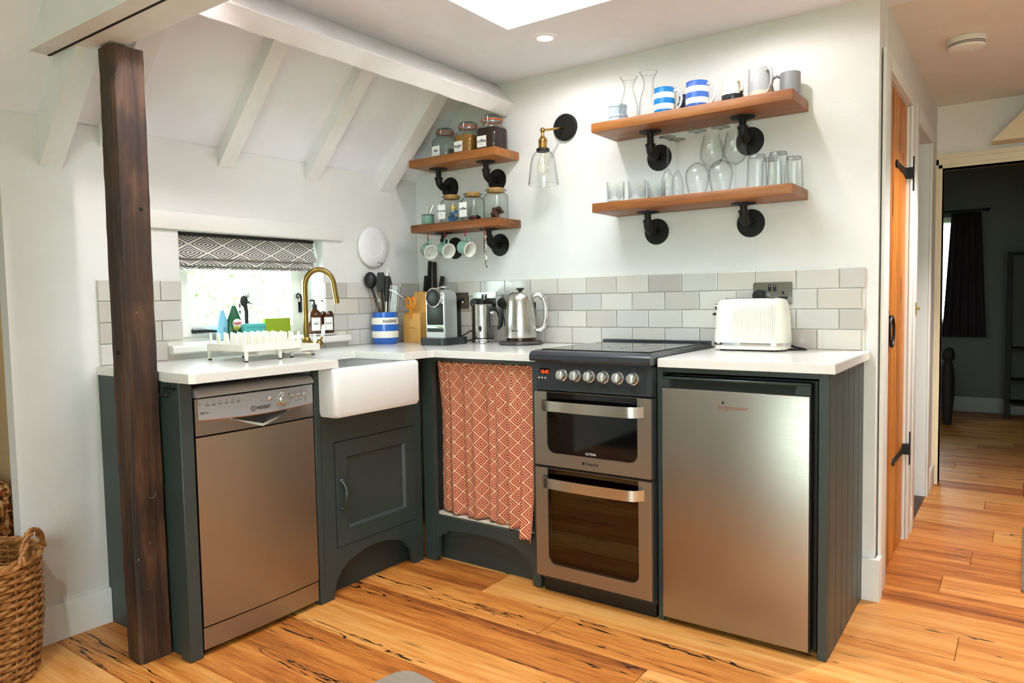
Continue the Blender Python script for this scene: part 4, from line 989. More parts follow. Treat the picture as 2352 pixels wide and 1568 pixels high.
# ---- mugs on the long upper shelf
def mug(name, label, x, y, z, r, h, m_, ang, belly=1.0, hm=None, inner=None, lip=False):
    t = thing(name, label, 'mug', (x, y, z), 'mugs on the long upper shelf')
    prof = [(.001, .001), (r*.86, .0), (r*.95, .004), (r*belly, h*.3), (r*belly, h*.65), (r*.985, h*.9), (r, h-.002), (r-.0015, h), (r-.004, h-.002)]
    mk('body', G().lathe(prof, n=40), m_, t, local=True)
    mk('lining', G().lathe([(r-.0038, h-.002), (r-.005, h*.6), (r-.006, .010), (.001, .008)], n=32), inner or M_enamelw, t, local=True)
    ca, sa = math.cos(ang), math.sin(ang); e1 = (ca, sa, 0)
    hp = [Vector((ca*d, sa*d, zz)) for d, zz in ((r-.003, h*.86), (r+.012, h*.90), (r+.026, h*.80), (r+.031, h*.58), (r+.026, h*.36), (r+.012, h*.20), (r-.003, h*.16))]
    mk('handle', G().tube(hp, [.006, .0055, .0055, .0055, .0055, .0055, .006], 10), hm or m_, t, local=True)
    return t
mug('striped_mug', 'blue and white banded mug with a bright blue rim, next to the carafes', 1.449, -.140, ZTR, .040, .108, M_corn1, .15, 1.03, M_ceram)
mug('striped_mug', 'blue and white banded jug-like mug with a large white handle', 1.586, -.140, ZTR, .043, .108, M_corn2, -.05, 1.03, M_ceram)
mug('dipped_mug', 'cream mug with a black dipped base', 1.722, -.135, ZTR, .040, .090, M_dip1, -.75, 1.0, None)
mug('dipped_mug', 'pale grey mug with a cream dipped base and angular handle', 1.824, -.135, ZTR, .042, .112, M_dip2, -.70, 1.0)
mug('grey_mug', 'plain grey stoneware mug at the right end of the upper shelf', 1.915, -.072, ZTR, .037, .096, M_greymug, -2.6, 1.0)
mug('dark_mug', 'dark blue mug behind the two banded mugs', 1.520, -.062, ZTR, .038, .085, mat('navy_glaze', '#1d2740', .25), 2.6)
# ---- carafes, ramekins, glass bowl
def carafe(x, y, label, s=1.0):
    t = thing('glass_carafe', label, 'carafe', (x, y, ZTR), 'glass carafes')
    pr = [(.001, .004), (.030, .0), (.037, .006), (.040, .03), (.038, .07), (.030, .105), (.021, .130), (.0195, .145), (.023, .165), (.033, .186), (.036, .190)]
    mk('glass_body', G().lathe([(a*s, b_*s) for a, b_ in pr], n=40), M_glass, t, local=True)
    mk('rim', G().tube(arc((0, 0, .190*s), .036*s, 0, 2*PI, 36, (1, 0, 0), (0, 1, 0))[:-1], .0012, 8, closed=True), M_glass, t, local=True)
    return t
carafe(1.288, -.125, 'clear glass carafe with flared neck, left of the pair', .98)
carafe(1.376, -.125, 'clear glass carafe with flared neck, right of the pair', 1.0)
t = thing('glass_bowl', 'clear glass bowl standing at the wall behind the carafes', 'bowl', (1.415, -.052, ZTR))
mk('glass_body', G().lathe([(.001, .003), (.032, 0), (.038, .01), (.045, .10), (.046, .135)], n=40), M_glass, t, local=True)
def ramekin(label, z, tx, x=1.228):
    t = thing('ramekin', label, 'ramekin', (x, -.105, z), 'stacked ramekins', (tx, tx*.9, 0))
    r = .040; g = G(); n = 96; prof = [(.82, 0), (.86, .003), (.92, .030), (.93, .033), (1.0, .036), (1.0, .045)]
    vs = []; fs = []
    for k, (q, z_) in enumerate(prof):
        for j in range(n):
            a = 2*PI*j/n; rr = r*q+(.0009 if (j % 4) < 2 and k in (1, 2) else 0)
            vs.append((rr*math.cos(a), rr*math.sin(a), z_))
    for i in range(len(prof)-1):
        for j in range(n): fs.append((i*n+j, i*n+(j+1) % n, (i+1)*n+(j+1) % n, (i+1)*n+j))
    fs.append(tuple(reversed(range(n))))
    mk('fluted_body', g.add(vs, fs), mat('pale_blue_ceramic', '#b7c4d2', .3), t, local=True, angle=25)
    mk('lining', G().lathe([(r, .045), (r-.003, .0455), (r-.005, .03), (r*.75, .005), (.001, .004)], n=40), M_ceram, t, local=True)
    return t
ramekin('pale fluted ramekin at the bottom of the stack', ZTR, 0)
ramekin('pale fluted ramekin tilted on top of another', ZTR+.044, .10, 1.226)

# ---- drinking glasses on the long lower shelf
def cut_tumbler(x, y, label):
    t = thing('cut_tumbler', label, 'glass', (x, y, ZBR), 'cut glass tumblers')
    r, h = .037, .092; n = 48; prof = [(.9, 0), (.94, .004), (.97, .03), (.99, .06), (1.0, .080), (1.0, h)]
    mk('glass_body', G().lathe([(.001, .004)]+[(r*q, z_) for q, z_ in prof], n=n), M_glass, t, local=True)
    mk('glass_base', G().lathe([(.001, .010), (r*.85, .012), (r*.9, .004), (.001, .003)], n=24), M_glass, t, local=True)
    g = G()
    for f in range(5):
        a0 = 2*PI*f/5+.3
        for k in range(13):
            th = -1.25+2.5*k/12; ln = .034
            p0 = (0.0, .020); p1 = (math.sin(th)*ln*.8, .020+max(.0, math.cos(th))*ln*1.6+.004)
            P = []
            for s in (0.12, .55, 1.0):
                da = (p0[0]+(p1[0]-p0[0])*s)/r; zz = p0[1]+(p1[1]-p0[1])*s
                P.append(((r*.985)*math.cos(a0+da), (r*.985)*math.sin(a0+da), zz))
            g.tube(P, [.0004, .0009, .0004], 5)
    mk('sunburst_cuts', g, mat('frosted_cut', '#dfe4e4', .12, 0, Transmission_Weight=.6), t, local=True)
    return t
cut_tumbler(1.230, -.140, 'cut glass tumbler at the left end of the lower shelf')
cut_tumbler(1.319, -.122, 'cut glass tumbler, second from the left, with a sunburst cut')
cut_tumbler(1.372, -.050, 'cut glass tumbler at the back, beside the flutes')
def stem_glass(name, x, y, label, bowl, rf, h, cat_group):
    # stands upside down: rim on the shelf, foot in the air
    t = thing(name, label, 'glass', (x, y, ZBR), cat_group)
    mk('bowl', G().lathe(bowl, n=40), M_glass, t, local=True)
    zb = bowl[-1][1]
    mk('stem', G().tube([(0, 0, zb-.002), (0, 0, zb+.008), (0, 0, h-.02), (0, 0, h-.006)], [.006, .0038, .0035, .008], 12), M_glass, t, local=True)
    mk('foot', G().lathe([(.006, h-.010), (.012, h-.005), (rf, h-.0015), (rf, h), (.001, h+.0005)], n=36), M_glass, t, local=True)
    return t
flute = [(.0225, 0), (.0245, .02), (.0255, .05), (.022, .085), (.012, .112), (.004, .120)]
stem_glass('flute_glass', 1.458, -.130, 'upturned flute glass in front, left of the wine glasses', flute, .034, .247, 'upturned flute glasses')
stem_glass('flute_glass', 1.470, -.058, 'upturned flute glass at the back, left of the wine glasses', flute, .034, .247, 'upturned flute glasses')
wine = [(.031, 0), (.036, .02), (.043, .05), (.046, .075), (.043, .098), (.030, .116), (.012, .127), (.005, .130)]
stem_glass('wine_glass', 1.582, -.132, 'upturned wine glass in front, left of the front pair', wine, .036, .252, 'upturned wine glasses')
stem_glass('wine_glass', 1.675, -.132, 'upturned wine glass in front, right of the front pair', wine, .036, .252, 'upturned wine glasses')
wine2 = [(a, .247-b_) for a, b_ in wine]
def wine_up(x, y, label):
    t = thing('wine_glass', label, 'glass', (x, y, ZBR), 'upright wine glasses at the back')
    mk('foot', G().lathe([(.001, .0), (.036, .0), (.036, .0015), (.010, .006), (.005, .012)], n=32), M_glass, t, local=True)
    mk('stem', G().tube([(0, 0, .006), (0, 0, .02), (0, 0, .115), (0, 0, .125)], [.007, .0036, .0036, .006], 12), M_glass, t, local=True)
    mk('bowl', G().lathe([(a, .247-b_) for a, b_ in reversed(wine)], n=36), M_glass, t, local=True)
wine_up(1.612, -.052, 'upright wine glass at the back, left of the pair by the wall')
wine_up(1.705, -.052, 'upright wine glass at the back, right of the pair by the wall')
def tall_tumbler(x, y, label, h=.128, r0=.038, r1=.031):
    t = thing('tall_tumbler', label, 'glass', (x, y, ZBR), 'upturned tall tumblers')
    n = 64; vs = []; fs = []; prof = [(r0, 0), (r0, .004), (r1+.002, h*.85), (r1, h-.006), (r1-.003, h)]
    for q, z_ in prof:
        for j in range(n): a = 2*PI*j/n; rr = q+(.0008*math.cos(a*16) if .005 < z_ < h*.9 else 0); vs.append((rr*math.cos(a), rr*math.sin(a), z_))
    for i in range(len(prof)-1):
        for j in range(n): fs.append((i*n+j, i*n+(j+1) % n, (i+1)*n+(j+1) % n, (i+1)*n+j))
    mk('glass_body', G().add(vs, fs), M_glass, t, local=True)
    mk('glass_base', G().lathe([(.001, h-.010), (r1-.004, h-.010), (r1-.002, h-.004), (r1-.004, h), (.001, h-.001)], n=32), M_glass, t, local=True)
    return t
tall_tumbler(1.816, -.140, 'upturned tall ribbed tumbler in front, left of the right-end pair')
tall_tumbler(1.892, -.140, 'upturned tall ribbed tumbler in front, at the right end of the lower shelf')
tall_tumbler(1.845, -.058, 'upturned tall ribbed tumbler behind the gap of the front pair', .125)
tall_tumbler(1.925, -.055, 'upturned tall ribbed tumbler at the back right corner of the lower shelf', .12, .034, .028)

# ================================================================== WALL LAMP
t = thing('wall_lamp', 'brass and black wall lamp with a clear glass bell shade', 'lamp', (.909, -.002, 1.908))
mk('wall_plate', G().lathe([(.0001, .020), (.054, .020), (.060, .014), (.061, 0)], mx=TR(.909, -.001, 1.908) @ RX(PI/2), n=40), M_blackm, t)
je = Vector((.878, -.150, 1.874))
mk('arm', G().tube([(.909, -.018, 1.905), je], .0052, 12), M_brass2, t)
mk('joint', G().sphere(.012, tuple(je), 16, 10).lathe([(.006, 0), (.0075, -.010), (.006, -.020), (.011, -.030), (.019, -.040), (.021, -.050), (.0185, -.052), (.0185, -.074), (.021, -.076), (.021, -.080)], tuple(je), 28), M_brass2, t)
mk('shade_ring', G().cyl(.0295, -.094, -.080, tuple(je), 28, bev=.002), M_blackm, t)
mk('shade_screw', G().cyl(.003, 0, .006, mx=TR(je.x+.022, je.y-.021, je.z-.087) @ RZ(-.78) @ RY(PI/2), n=10), M_chrome, t)
mk('glass_shade', G().lathe([(.030, -.092), (.040, -.100), (.050, -.118), (.057, -.150), (.063, -.195), (.068, -.238)], tuple(je), 48), M_glass, t)
mk('shade_lip', G().tube(arc((je.x, je.y, je.z-.238), .068, 0, 2*PI, 44, (1, 0, 0), (0, 1, 0))[:-1], .0013, 8, closed=True), M_glass, t)
mk('bulb', G().lathe([(.012, -.094), (.013, -.112), (.022, -.135), (.028, -.158), (.024, -.180), (.012, -.192), (.001, -.195)], tuple(je), 28), mk_thin_glass('bulb_glass', '#fffdf6', 1.6, .03), t)
mk('filament', G().tube([(je.x-.008, je.y, je.z-.15), (je.x-.006, je.y, je.z-.12), (je.x+.006, je.y, je.z-.12), (je.x+.008, je.y, je.z-.15)], .001, 6), M_brass2, t)

# ================================================================== WALL FITTINGS
t = thing('heat_alarm', 'round white wall disc between the window and the corner shelves', 'alarm', (XW, -.335, 1.401))
AX = Matrix.Translation((XW+.0, -.335, 1.401)) @ RY(PI/2)
mk('backplate', G().lathe([(.094, 0), (.098, .004), (.098, .012)], n=48, mx=AX), M_white, t)
mk('cover', G().lathe([(.100, .010), (.101, .016), (.094, .024), (.060, .033), (.045, .034), (.043, .032), (.001, .032)], n=56, mx=AX), mat('alarm_white', '#e6e3e4', .35), t)
mk('marking', G().box(XW+.0235, XW+.026, -.300, -.286, 1.316, 1.322), M_greyink, t, smooth=False)
mk('marking', G().box(XW+.026, XW+.0285, -.322, -.310, 1.322, 1.326), M_greyink, t, smooth=False)
def socket(x0, x1, z0, z1, label, double=True, green=False, plugs=()):
    t = thing('wall_socket', label, 'socket', ((x0+x1)/2, -.012, (z0+z1)/2), None)
    mk('plate', G().prism(rrect(x0, x1, z0, z1, .006, 4), 'y', -.0170, -.0118), mk_steel('socket_steel', '#b8bdb6', .22, (300, 3, 3)) if True else None, t)
    cx = (x0+x1)/2; zt = z1-.022
    for s in ((-1, 1) if double else ()):
        rk = mk('switch', G().box(cx+s*.0095-.0065, cx+s*.0095+.0065, -.0205, -.0165, zt-.013, zt+.013, .001, 1), M_black, t)
        mk('switch_mark', G().box(cx+s*.0095-.002, cx+s*.0095+.002, -.0209, -.0203, zt+.006, zt+.009), M_white, rk, smooth=False)
    for s in ((-1, 1) if double else ()):
        px_ = cx+s*.040
        if s in plugs: continue
        mk('pin_hole', G().box(px_-.004, px_+.004, -.0174, -.0165, z0+.038, z0+.050), M_black, t, smooth=False)
        mk('pin_hole', G().box(px_-.018, px_+.018, -.0174, -.0165, z0+.020, z0+.029), M_black, t, smooth=False)
    for sx in (x0+.008, x1-.008): mk('screw', G().cyl(.003, 0, .0008, mx=TR(sx, -.017, (z0+z1)/2) @ RX(PI/2), n=12), M_chrome, t)
    return t
def plug(x, z, label, path):
    t = thing('plug', label, 'plug', (x, -.03, z), 'black plugs')
    mk('plug_body', G().lathe([(.024, -.016), (.026, .010), (.022, .022), (.001, .023)], n=24, mx=TR(x, -.034, z) @ RX(PI/2)), M_black, t)
    mk('cable', G().tube(path, .0032, 8), M_rubber, t)
S1 = socket(1.764, 1.912, 1.092, 1.177, 'brushed steel double socket above the toaster', plugs=(-1,))
plug(1.795, 1.126, 'black plug above the toaster', [(1.795, -.045, 1.104), (1.795, -.05, 1.06), (1.81, -.016, 1.0), (1.86, -.014, .95), (1.93, -.02, .926), (1.965, -.05, .924), (1.98, -.085, .924), (1.95, -.10, .924), (1.90, -.095, .924)])
S2 = socket(.357, .502, 1.081, 1.166, 'brushed steel double socket behind the milk frother', plugs=(-1, 1))
plug(.390, 1.112, 'black plug on the left, behind the milk frother', [(.390, -.045, 1.09), (.388, -.03, 1.0), (.37, -.03, .94), (.35, -.04, .925), (.34, -.10, .925)])
plug(.470, 1.112, 'black plug on the right, behind the milk frother', [(.470, -.045, 1.09), (.475, -.03, 1.0), (.49, -.03, .94), (.50, -.05, .925)])
S3 = socket(.536, .680, 1.081, 1.166, 'brushed steel double socket behind the kettle', plugs=(-1, 1))
plug(.560, 1.112, 'black plug behind the kettle', [(.560, -.045, 1.09), (.565, -.03, 1.0), (.60, -.03, .94), (.66, -.05, .926)])
t = thing('phone_socket', 'brushed steel single outlet plate right of the coffee machine', 'socket', (.285, -.012, 1.127))
mk('plate', G().prism(rrect(.246, .324, 1.086, 1.168, .005, 4), 'y', -.0170, -.0118), mk_steel('phone_plate', '#5e5850', .28, (300, 3, 3)), t)
mk('jack', G().box(.272, .300, -.0185, -.0165, 1.112, 1.140), M_black, t, smooth=False)
mk('jack_tab', G().box(.286, .296, -.0192, -.0180, 1.114, 1.124), M_white, t, smooth=False)

# ================================================================== WORKTOP THINGS
# raisins jar and utensils
JX, JY = .050, -.335
t = thing('utensil_jar', 'blue and white banded jar lettered RAISINS, full of utensils', 'jar', (JX, JY, WT))
R_ = .066
mk('body', G().lathe([(.001, .001), (.056, 0), (.060, .004), (R_, .035), (R_+.001, .075), (R_, .115), (.060, .150), (.060, .156), (.057, .157)], n=48), mk_stripe('jar_bands', '#2b62b8', '#efe8dc', .066, .02, .18), t, local=True)
mk('lining', G().lathe([(.060, .1565), (.056, .157), (.054, .15), (.058, .02), (.001, .012)], n=40), M_ceram, t, local=True)
ta = math.radians(-22)
fx, fy = math.cos(ta), math.sin(ta)
text('lettering', 'RAISINS', .0215, (fx*(R_+.0012), fy*(R_+.0012), .112), (-fy, fx, 0), E_z, M_ink, t, bend=R_+.001, local=True, bold=.0003)
def utensil(name, label, base, top, build, cat='utensil'):
    t = thing(name, label, cat, base, 'utensils in the banded jar')
    build(t, Vector(base), Vector(top)); return t
jb = Vector((JX, JY, WT+.02))
camd = Vector((.72, -.70, 0))
sidev = Vector((.70, .72, 0))
def stick(t, a, b, r0, r1, m_): mk('handle', G().tube([a, a.lerp(b, .5), b], [r0, r0, r1], 10), m_, t)
def ladle(t, a, b):
    stick(t, a, b, .004, .006, M_black)
    mk('bowl', G().sphere(.036, tuple(b+Vector((0, 0, .020))+camd*.0), 24, 14, (.86, .86, 1.15)), M_black, t)
utensil('soup_ladle', 'black soup ladle leaning left out of the banded jar', tuple(jb+sidev*.015), tuple(jb+sidev*-.065+Vector((0, 0, .275))), ladle)
def spat(t, a, b):
    stick(t, a, b, .004, .006, M_black)
    g = G().prism([(-.020, 0), (.020, 0), (.027, .05), (.018, .098), (-.012, .098), (-.027, .05)], 'y', -.003, .003)
    mk('blade', g.xf(TR(*(b-Vector((0, 0, .02)))) @ RZ(.9) @ RY(-.06)), M_black, t)
utensil('spatula', 'black slotted spatula upright in the banded jar', tuple(jb+camd*.01), tuple(jb+sidev*-.012+Vector((0, 0, .255))), spat)
utensil('serving_spoon', 'black serving spoon behind the spatula in the banded jar', tuple(jb-camd*.02), tuple(jb+sidev*.020-camd*.02+Vector((0, 0, .235))), spat)
def peeler(t, a, b):
    stick(t, a, a.lerp(b, .62), .005, .006, M_steelh)
    mk('grip', G().tube([a.lerp(b, .60), a.lerp(b, .8), b], [.010, .0125, .010], 12), M_black, t)
    mk('hanging_loop', G().tube([b+Vector((0, 0, 0)), b+sidev*.010+Vector((0, 0, .02)), b+sidev*.004+Vector((0, 0, .045)), b-sidev*.006+Vector((0, 0, .03)), b], .0016, 6), M_chrome, t)
    mk('cap', G().tube([b, b+Vector((0, 0, .016))], [.0105, .007], 12), M_chrome, t)
utensil('potato_masher', 'black handled utensil with a steel cap and loop in the banded jar', tuple(jb+camd*.02), tuple(jb+sidev*.016+camd*.02+Vector((0, 0, .315))), peeler)
def grater(t, a, b):
    g = G().box(-.019, .019, -.002, .002, .07, .30)
    mk('blade', g.xf(TR(*(a+sidev*.01-Vector((0, 0, .03)))) @ RZ(.8) @ RY(.09)), mk_steel('grater_steel', '#8f8f8f', .3, (200, 200, 200), .6), t)
    mk('frame', G().tube([a+sidev*.0+Vector((0, 0, .06)), a+sidev*.028+Vector((0, 0, .275)), a+sidev*.068+Vector((0, 0, .275)), a+sidev*.040+Vector((0, 0, .06))], .0032, 8), M_chrome, t)
utensil('grater', 'flat steel grater standing in the banded jar', tuple(jb+sidev*.012-camd*.012), tuple(jb+sidev*.06+Vector((0, 0, .27))), grater)
def whisk(t, a, b):
    stick(t, a, a.lerp(b, .5), .004, .004, M_chrome)
    g = G(); c0 = a.lerp(b, .45); d = (b-a).normalized()
    for k in range(6):
        an = PI*k/6; e = (sidev*math.cos(an)+camd*math.sin(an))
        g.tube([c0+d*(.13*s)+e*(.024*math.sin(PI*min(1, s*1.02))) for s in [i/10 for i in range(11)]], .0009, 5)
        g.tube([c0+d*(.13*s)-e*(.024*math.sin(PI*min(1, s*1.02))) for s in [i/10 for i in range(11)]], .0009, 5)
    mk('wires', g, M_chrome, t)
utensil('whisk', 'steel balloon whisk low at the left in the banded jar', tuple(jb+sidev*.0-camd*.01), tuple(jb+sidev*-.045-camd*.01+Vector((0, 0, .235))), whisk)
def tongs(t, a, b):
    g = G().tube([a, a.lerp(b, .5)+Vector((0, 0, .01)), b, b+Vector((0, 0, .035)), b+Vector((-.03, -.03, .07)), b+Vector((-.06, -.06, .085))], .0026, 8)
    mk('wire_loop', g, M_chrome, t)
utensil('tongs', 'bent steel wire tongs sticking out right of the banded jar', tuple(jb+sidev*.045+Vector((0, 0, .125))), tuple(jb+sidev*.098+Vector((0, 0, .165))), tongs)

# knife block
t = thing('knife_block', 'light wooden knife block beside the coffee machine', 'knife block', (.135, -.17, WT))
kb = [( -.075, 0), (.075, 0), (.075, .19), (-.005, .225), (-.075, .16)]
mk('block', G().prism([(-.215, 0), (-.10, 0), (-.10, .245), (-.135, .255), (-.17, .16), (-.215, .15)], 'x', -.058, .058).xf(TR(0, .16, 0)), M_block, t, local=True)
mk('front_ledge', G().box(-.058, .058, -.066, -.05, .0, .145, .003).xf(TR(0, .0, 0)), M_block, t, local=True)
mk('emblem', G().tube([(.0-.03, -.0665, .072), (0, -.0667, .076), (.03, -.0665, .072)], .0009, 6), mat('burnt_mark', '#7a5222', .6), t, local=True)
def knife(x, y, z, h, tilt, label, r=.009):
    t = thing('kitchen_knife', label, 'knife', (x, y, z), 'knives in the block', (tilt[0], tilt[1], 0))
    mk('handle', G().box(-r*.8, r*.8, -r*1.3, r*1.3, .012, h, .004, 2), M_black, t, local=True)
    mk('bolster', G().box(-r*.6, r*.6, -r*1.1, r*1.1, -.004, .012, .001, 1), M_chrome, t, local=True)
    mk('rivet', G().cyl(.002, -r*.84, r*.84, mx=TR(0, 0, h*.5) @ RY(PI/2), n=10), M_chrome, t, local=True)
knife(.092, -.085, WT+.225, .115, (-.05, .08), 'black handled kitchen knife, lower left in the block')
knife(.100, -.060, WT+.245, .170, (-.03, .04), 'black handled kitchen knife, tall and leftmost in the block')
knife(.135, -.055, WT+.245, .165, (-.04, -.02), 'black handled kitchen knife, tall in the middle of the block')
knife(.183, -.075, WT+.225, .110, (-.08, .16), 'black handled kitchen knife leaning at the right of the block')
t = thing('scissors', 'orange handled scissors hanging on the knife block front', 'scissors', (.135, -.232, WT+.15))
g = G()
for s in (-1, 1): g.tube([(s*.016+.014*math.cos(a), -.006, .052+.024*math.sin(a)) for a in [2*PI*i/20 for i in range(20)]], .0058, 8, closed=True)
mk('handles', g, M_orangep, t, local=True)
mk('blades', G().prism([(-.012, .03), (.012, .03), (.004, -.03), (-.004, -.03)], 'y', -.007, -.003), M_orangep, t, local=True)

# coffee machine
t = thing('coffee_machine', 'silver and black capsule coffee machine on a black base', 'coffee machine', (.378, -.20, WT))
mk('base', G().prism(rrect(-.080, .075, -.165, .03, .03, 6), 'z', 0, .034), mat('machine_base', '#23282a', .4), t, local=True)
bodyp = [(-.125, .034), (-.040, .034), (-.040, .225), (-.052, .248), (-.08, .260), (-.105, .258), (-.125, .235)]
mk('body', G().prism(bodyp, 'x', -.057, .057), mat('machine_silver', '#b5b5b4', .32, .7), t, local=True, angle=25)
mk('front_panel', G().prism(rrect(-.056, .056, .036, .250, .018, 5, (0, 0, 1, 1)), 'y', -.131, -.124), mat('machine_front', '#cbccce', .3, .4), t, local=True)
mk('cup_tray', G().box(-.05, .05, -.134, -.129, .095, .195, .003), M_black, t, local=True)
mk('drip_strip', G().box(-.05, .05, -.1345, -.129, .081, .089, .001, 1), M_chrome, t, local=True)
mk('label_strip', G().box(-.05, .05, -.134, -.129, .062, .079, .001, 1), M_black, t, local=True)
mk('spout_ring', G().lathe([(.042, 0), (.046, .002), (.046, .010), (.041, .012)], n=36, mx=TR(0, -.131, .223) @ RX(PI/2)), M_chrome, t, local=True)
mk('spout_cap', G().lathe([(.001, .016), (.030, .015), (.041, .010), (.041, 0)], n=36, mx=TR(0, -.131, .223) @ RX(PI/2)), M_black, t, local=True)
mk('lever', G().tube([(-.03, -.10, .262), (-.02, -.06, .272), (.02, -.06, .272), (.03, -.10, .262)], .006, 10), M_chrome, t, local=True)
mk('water_tank', G().prism(rrect(-.032, .032, -.042, .03, .012, 4), 'z', .034, .22), mk_thin_glass('tank_plastic', '#8d9496', 1.2, .1), t, local=True)
mk('power_cable', G().tube([(.02, .03, .03), (.06, .06, .06), (.085, .10, .03), (.10, .13, .006), (.06, .16, .006)], .0035, 8), M_rubber, t, local=True)

# milk frother
t = thing('milk_frother', 'small steel milk frother jug with a black handle', 'frother', (.497, -.125, WT))
mk('base', G().lathe([(.001, 0), (.050, 0), (.054, .004), (.054, .016), (.050, .022), (.001, .022)], n=40), M_chrome, t, local=True)
mk('base_ring', G().cyl(.052, .021, .026, n=40), M_black, t, local=True)
mk('jug', G().lathe([(.001, .026), (.050, .026), (.0505, .03), (.050, .18), (.051, .186), (.049, .188), (.048, .18), (.047, .04), (.001, .035)], n=48), M_steelh, t, local=True)
mk('lid', G().lathe([(.001, .186), (.046, .186), (.047, .183)], n=40), M_chrome, t, local=True)
hd = Vector((.80, .60, 0)); hd.normalize(); hd = Vector((.86, .20, 0)).normalized()
hp = [hd*.046+Vector((0, 0, .150)), hd*.064+Vector((0, 0, .168)), hd*.088+Vector((0, 0, .155)), hd*.100+Vector((0, 0, .120)), hd*.096+Vector((0, 0, .085)), hd*.084+Vector((0, 0, .068))]
mk('handle', G().tube(hp, [.008, .010, .012, .012, .011, .006], 12), M_black, t, local=True)
mk('handle_mount', G().tube([hd*.044+Vector((0, 0, .145)), hd*.062+Vector((0, 0, .150))], .008, 10), M_white, t, local=True)
fd = Vector((.42, -.9, 0)).normalized()
mk('button', G().sphere(.012, tuple(fd*.046+Vector((0, 0, .072))), 14, 10, (.8, .6, 1.5)), M_black, t, local=True)

# kettle
t = thing('kettle', 'brushed steel electric kettle with a chrome loop handle', 'kettle', (.735, -.140, WT))
mk('power_base', G().lathe([(.001, 0), (.098, 0), (.104, .004), (.104, .010), (.094, .017), (.001, .017)], n=48), mat('kettle_base', '#4d4a47', .35, .5), t, local=True)
mk('dark_band', G().cyl(.069, .017, .032, n=48, bev=.002), mat('kettle_band', '#3a2a20', .2, .6), t, local=True)
mk('body', G().lathe([(.001, .032), (.074, .032), (.075, .036), (.072, .12), (.064, .20), (.060, .222), (.050, .238), (.040, .242), (.001, .243)], n=56), M_steelh, t, local=True)
mk('lid_knob', G().lathe([(.010, .242), (.008, .250), (.018, .252), (.019, .258), (.014, .261), (.001, .261)], n=28), M_black, t, local=True)
hd = Vector((.80, .40, 0)).normalized()
hp = [hd*.058+Vector((0, 0, .225)), hd*.085+Vector((0, 0, .230)), hd*.108+Vector((0, 0, .212)), hd*.118+Vector((0, 0, .17)), hd*.116+Vector((0, 0, .12)), hd*.106+Vector((0, 0, .082)), hd*.088+Vector((0, 0, .064)), hd*.070+Vector((0, 0, .064))]
mk('handle', G().tube(hp, [.011, .012, .012, .011, .011, .011, .011, .010], 12), M_chrome, t, local=True)
mk('water_gauge', G().box(-.006, .006, .0, .006, .085, .195, .002).xf(TR(*(hd*.066)) @ RZ(-1.1)), mk_thin_glass('gauge', '#7c7c74', 1.2, .05), t, local=True)
sp = Vector((-.85, -.25, 0)).normalized()
mk('spout', G().prism([(0, .23), (-.022, .228), (-.008, .19), (0, .185)], 'y', -.014, .014).xf(RZ(.28) @ TR(-.056, 0, 0)), M_steelh, t, local=True)
fd = Vector((.45, -.9, 0)).normalized(); fd2 = Vector((.25, -.97, 0)).normalized()
text('lettering', 'Breville', .012, tuple(fd2*.0748+Vector((0, 0, .066))), (-fd2.y, fd2.x, 0), E_z, M_ink, t, bend=.0748, local=True)

# toaster
t = thing('toaster', 'cream ribbed toaster on the right-hand worktop', 'toaster', (1.790, -.110, WT))
x0, x1, y0, y1 = -.134, .134, -.080, .085
g = G(); lo = []
def tl(ins, z, n=8): return [(p_[0], p_[1], z) for p_ in rrect(x0+ins, x1-ins, y0+ins*.9, y1-ins*.9, max(.012, .05-ins*.4), n)]
rings_ = [tl(.000, .030), tl(.0, .05), tl(.004, .12), tl(.009, .168), tl(.014, .184), tl(.024, .193), tl(.040, .196)]
n_ = len(rings_[0]); fs = []
for i in range(len(rings_)-1):
    for j in range(n_): fs.append((i*n_+j, i*n_+(j+1) % n_, (i+1)*n_+(j+1) % n_, (i+1)*n_+j))
fs += [tuple(reversed(range(n_))), tuple(range((len(rings_)-1)*n_, len(rings_)*n_))]
tb_ = mk('body', g.add([q for r_ in rings_ for q in r_], fs), M_cream, t, local=True, angle=50)
for i in range(22):
    xx = -.050+i*.0072
    g = G().tube([(xx, y0-.0003, .046), (xx, y0+.0015, .11), (xx, y0+.0055, .160), (xx, y0+.012, .180)], [.0026, .0027, .0026, .0012], 6)
    mk('rib', g, M_cream, tb_, local=True)
mk('chrome_band', G().prism(rrect(x0-.001, x1+.001, y0-.001, y1+.001, .05, 8), 'z', .022, .031), M_chrome, t, local=True)
mk('plinth', G().prism(rrect(x0+.002, x1-.002, y0+.002, y1-.002, .048, 8), 'z', .006, .023), M_cream, t, local=True)
for sx in (-1, 1):
    for sy in (-1, 1): mk('foot', G().cyl(.012, 0, .007, (sx*.095, sy*.05, 0), 16), M_rubber, t, local=True)
for sy in (-1, 1): mk('bread_slot', G().box(-.09, .09, sy*.032-.012, sy*.032+.012, .1945, .197), M_black, t, local=True, smooth=False)
mk('lever', G().box(-.152, -.130, -.012, .012, .132, .142, .003), M_black, t, local=True)
mk('dial', G().cyl(.012, 0, .010, mx=TR(-.132, 0, .165) @ RY(-PI/2), n=20), M_chrome, t, local=True)

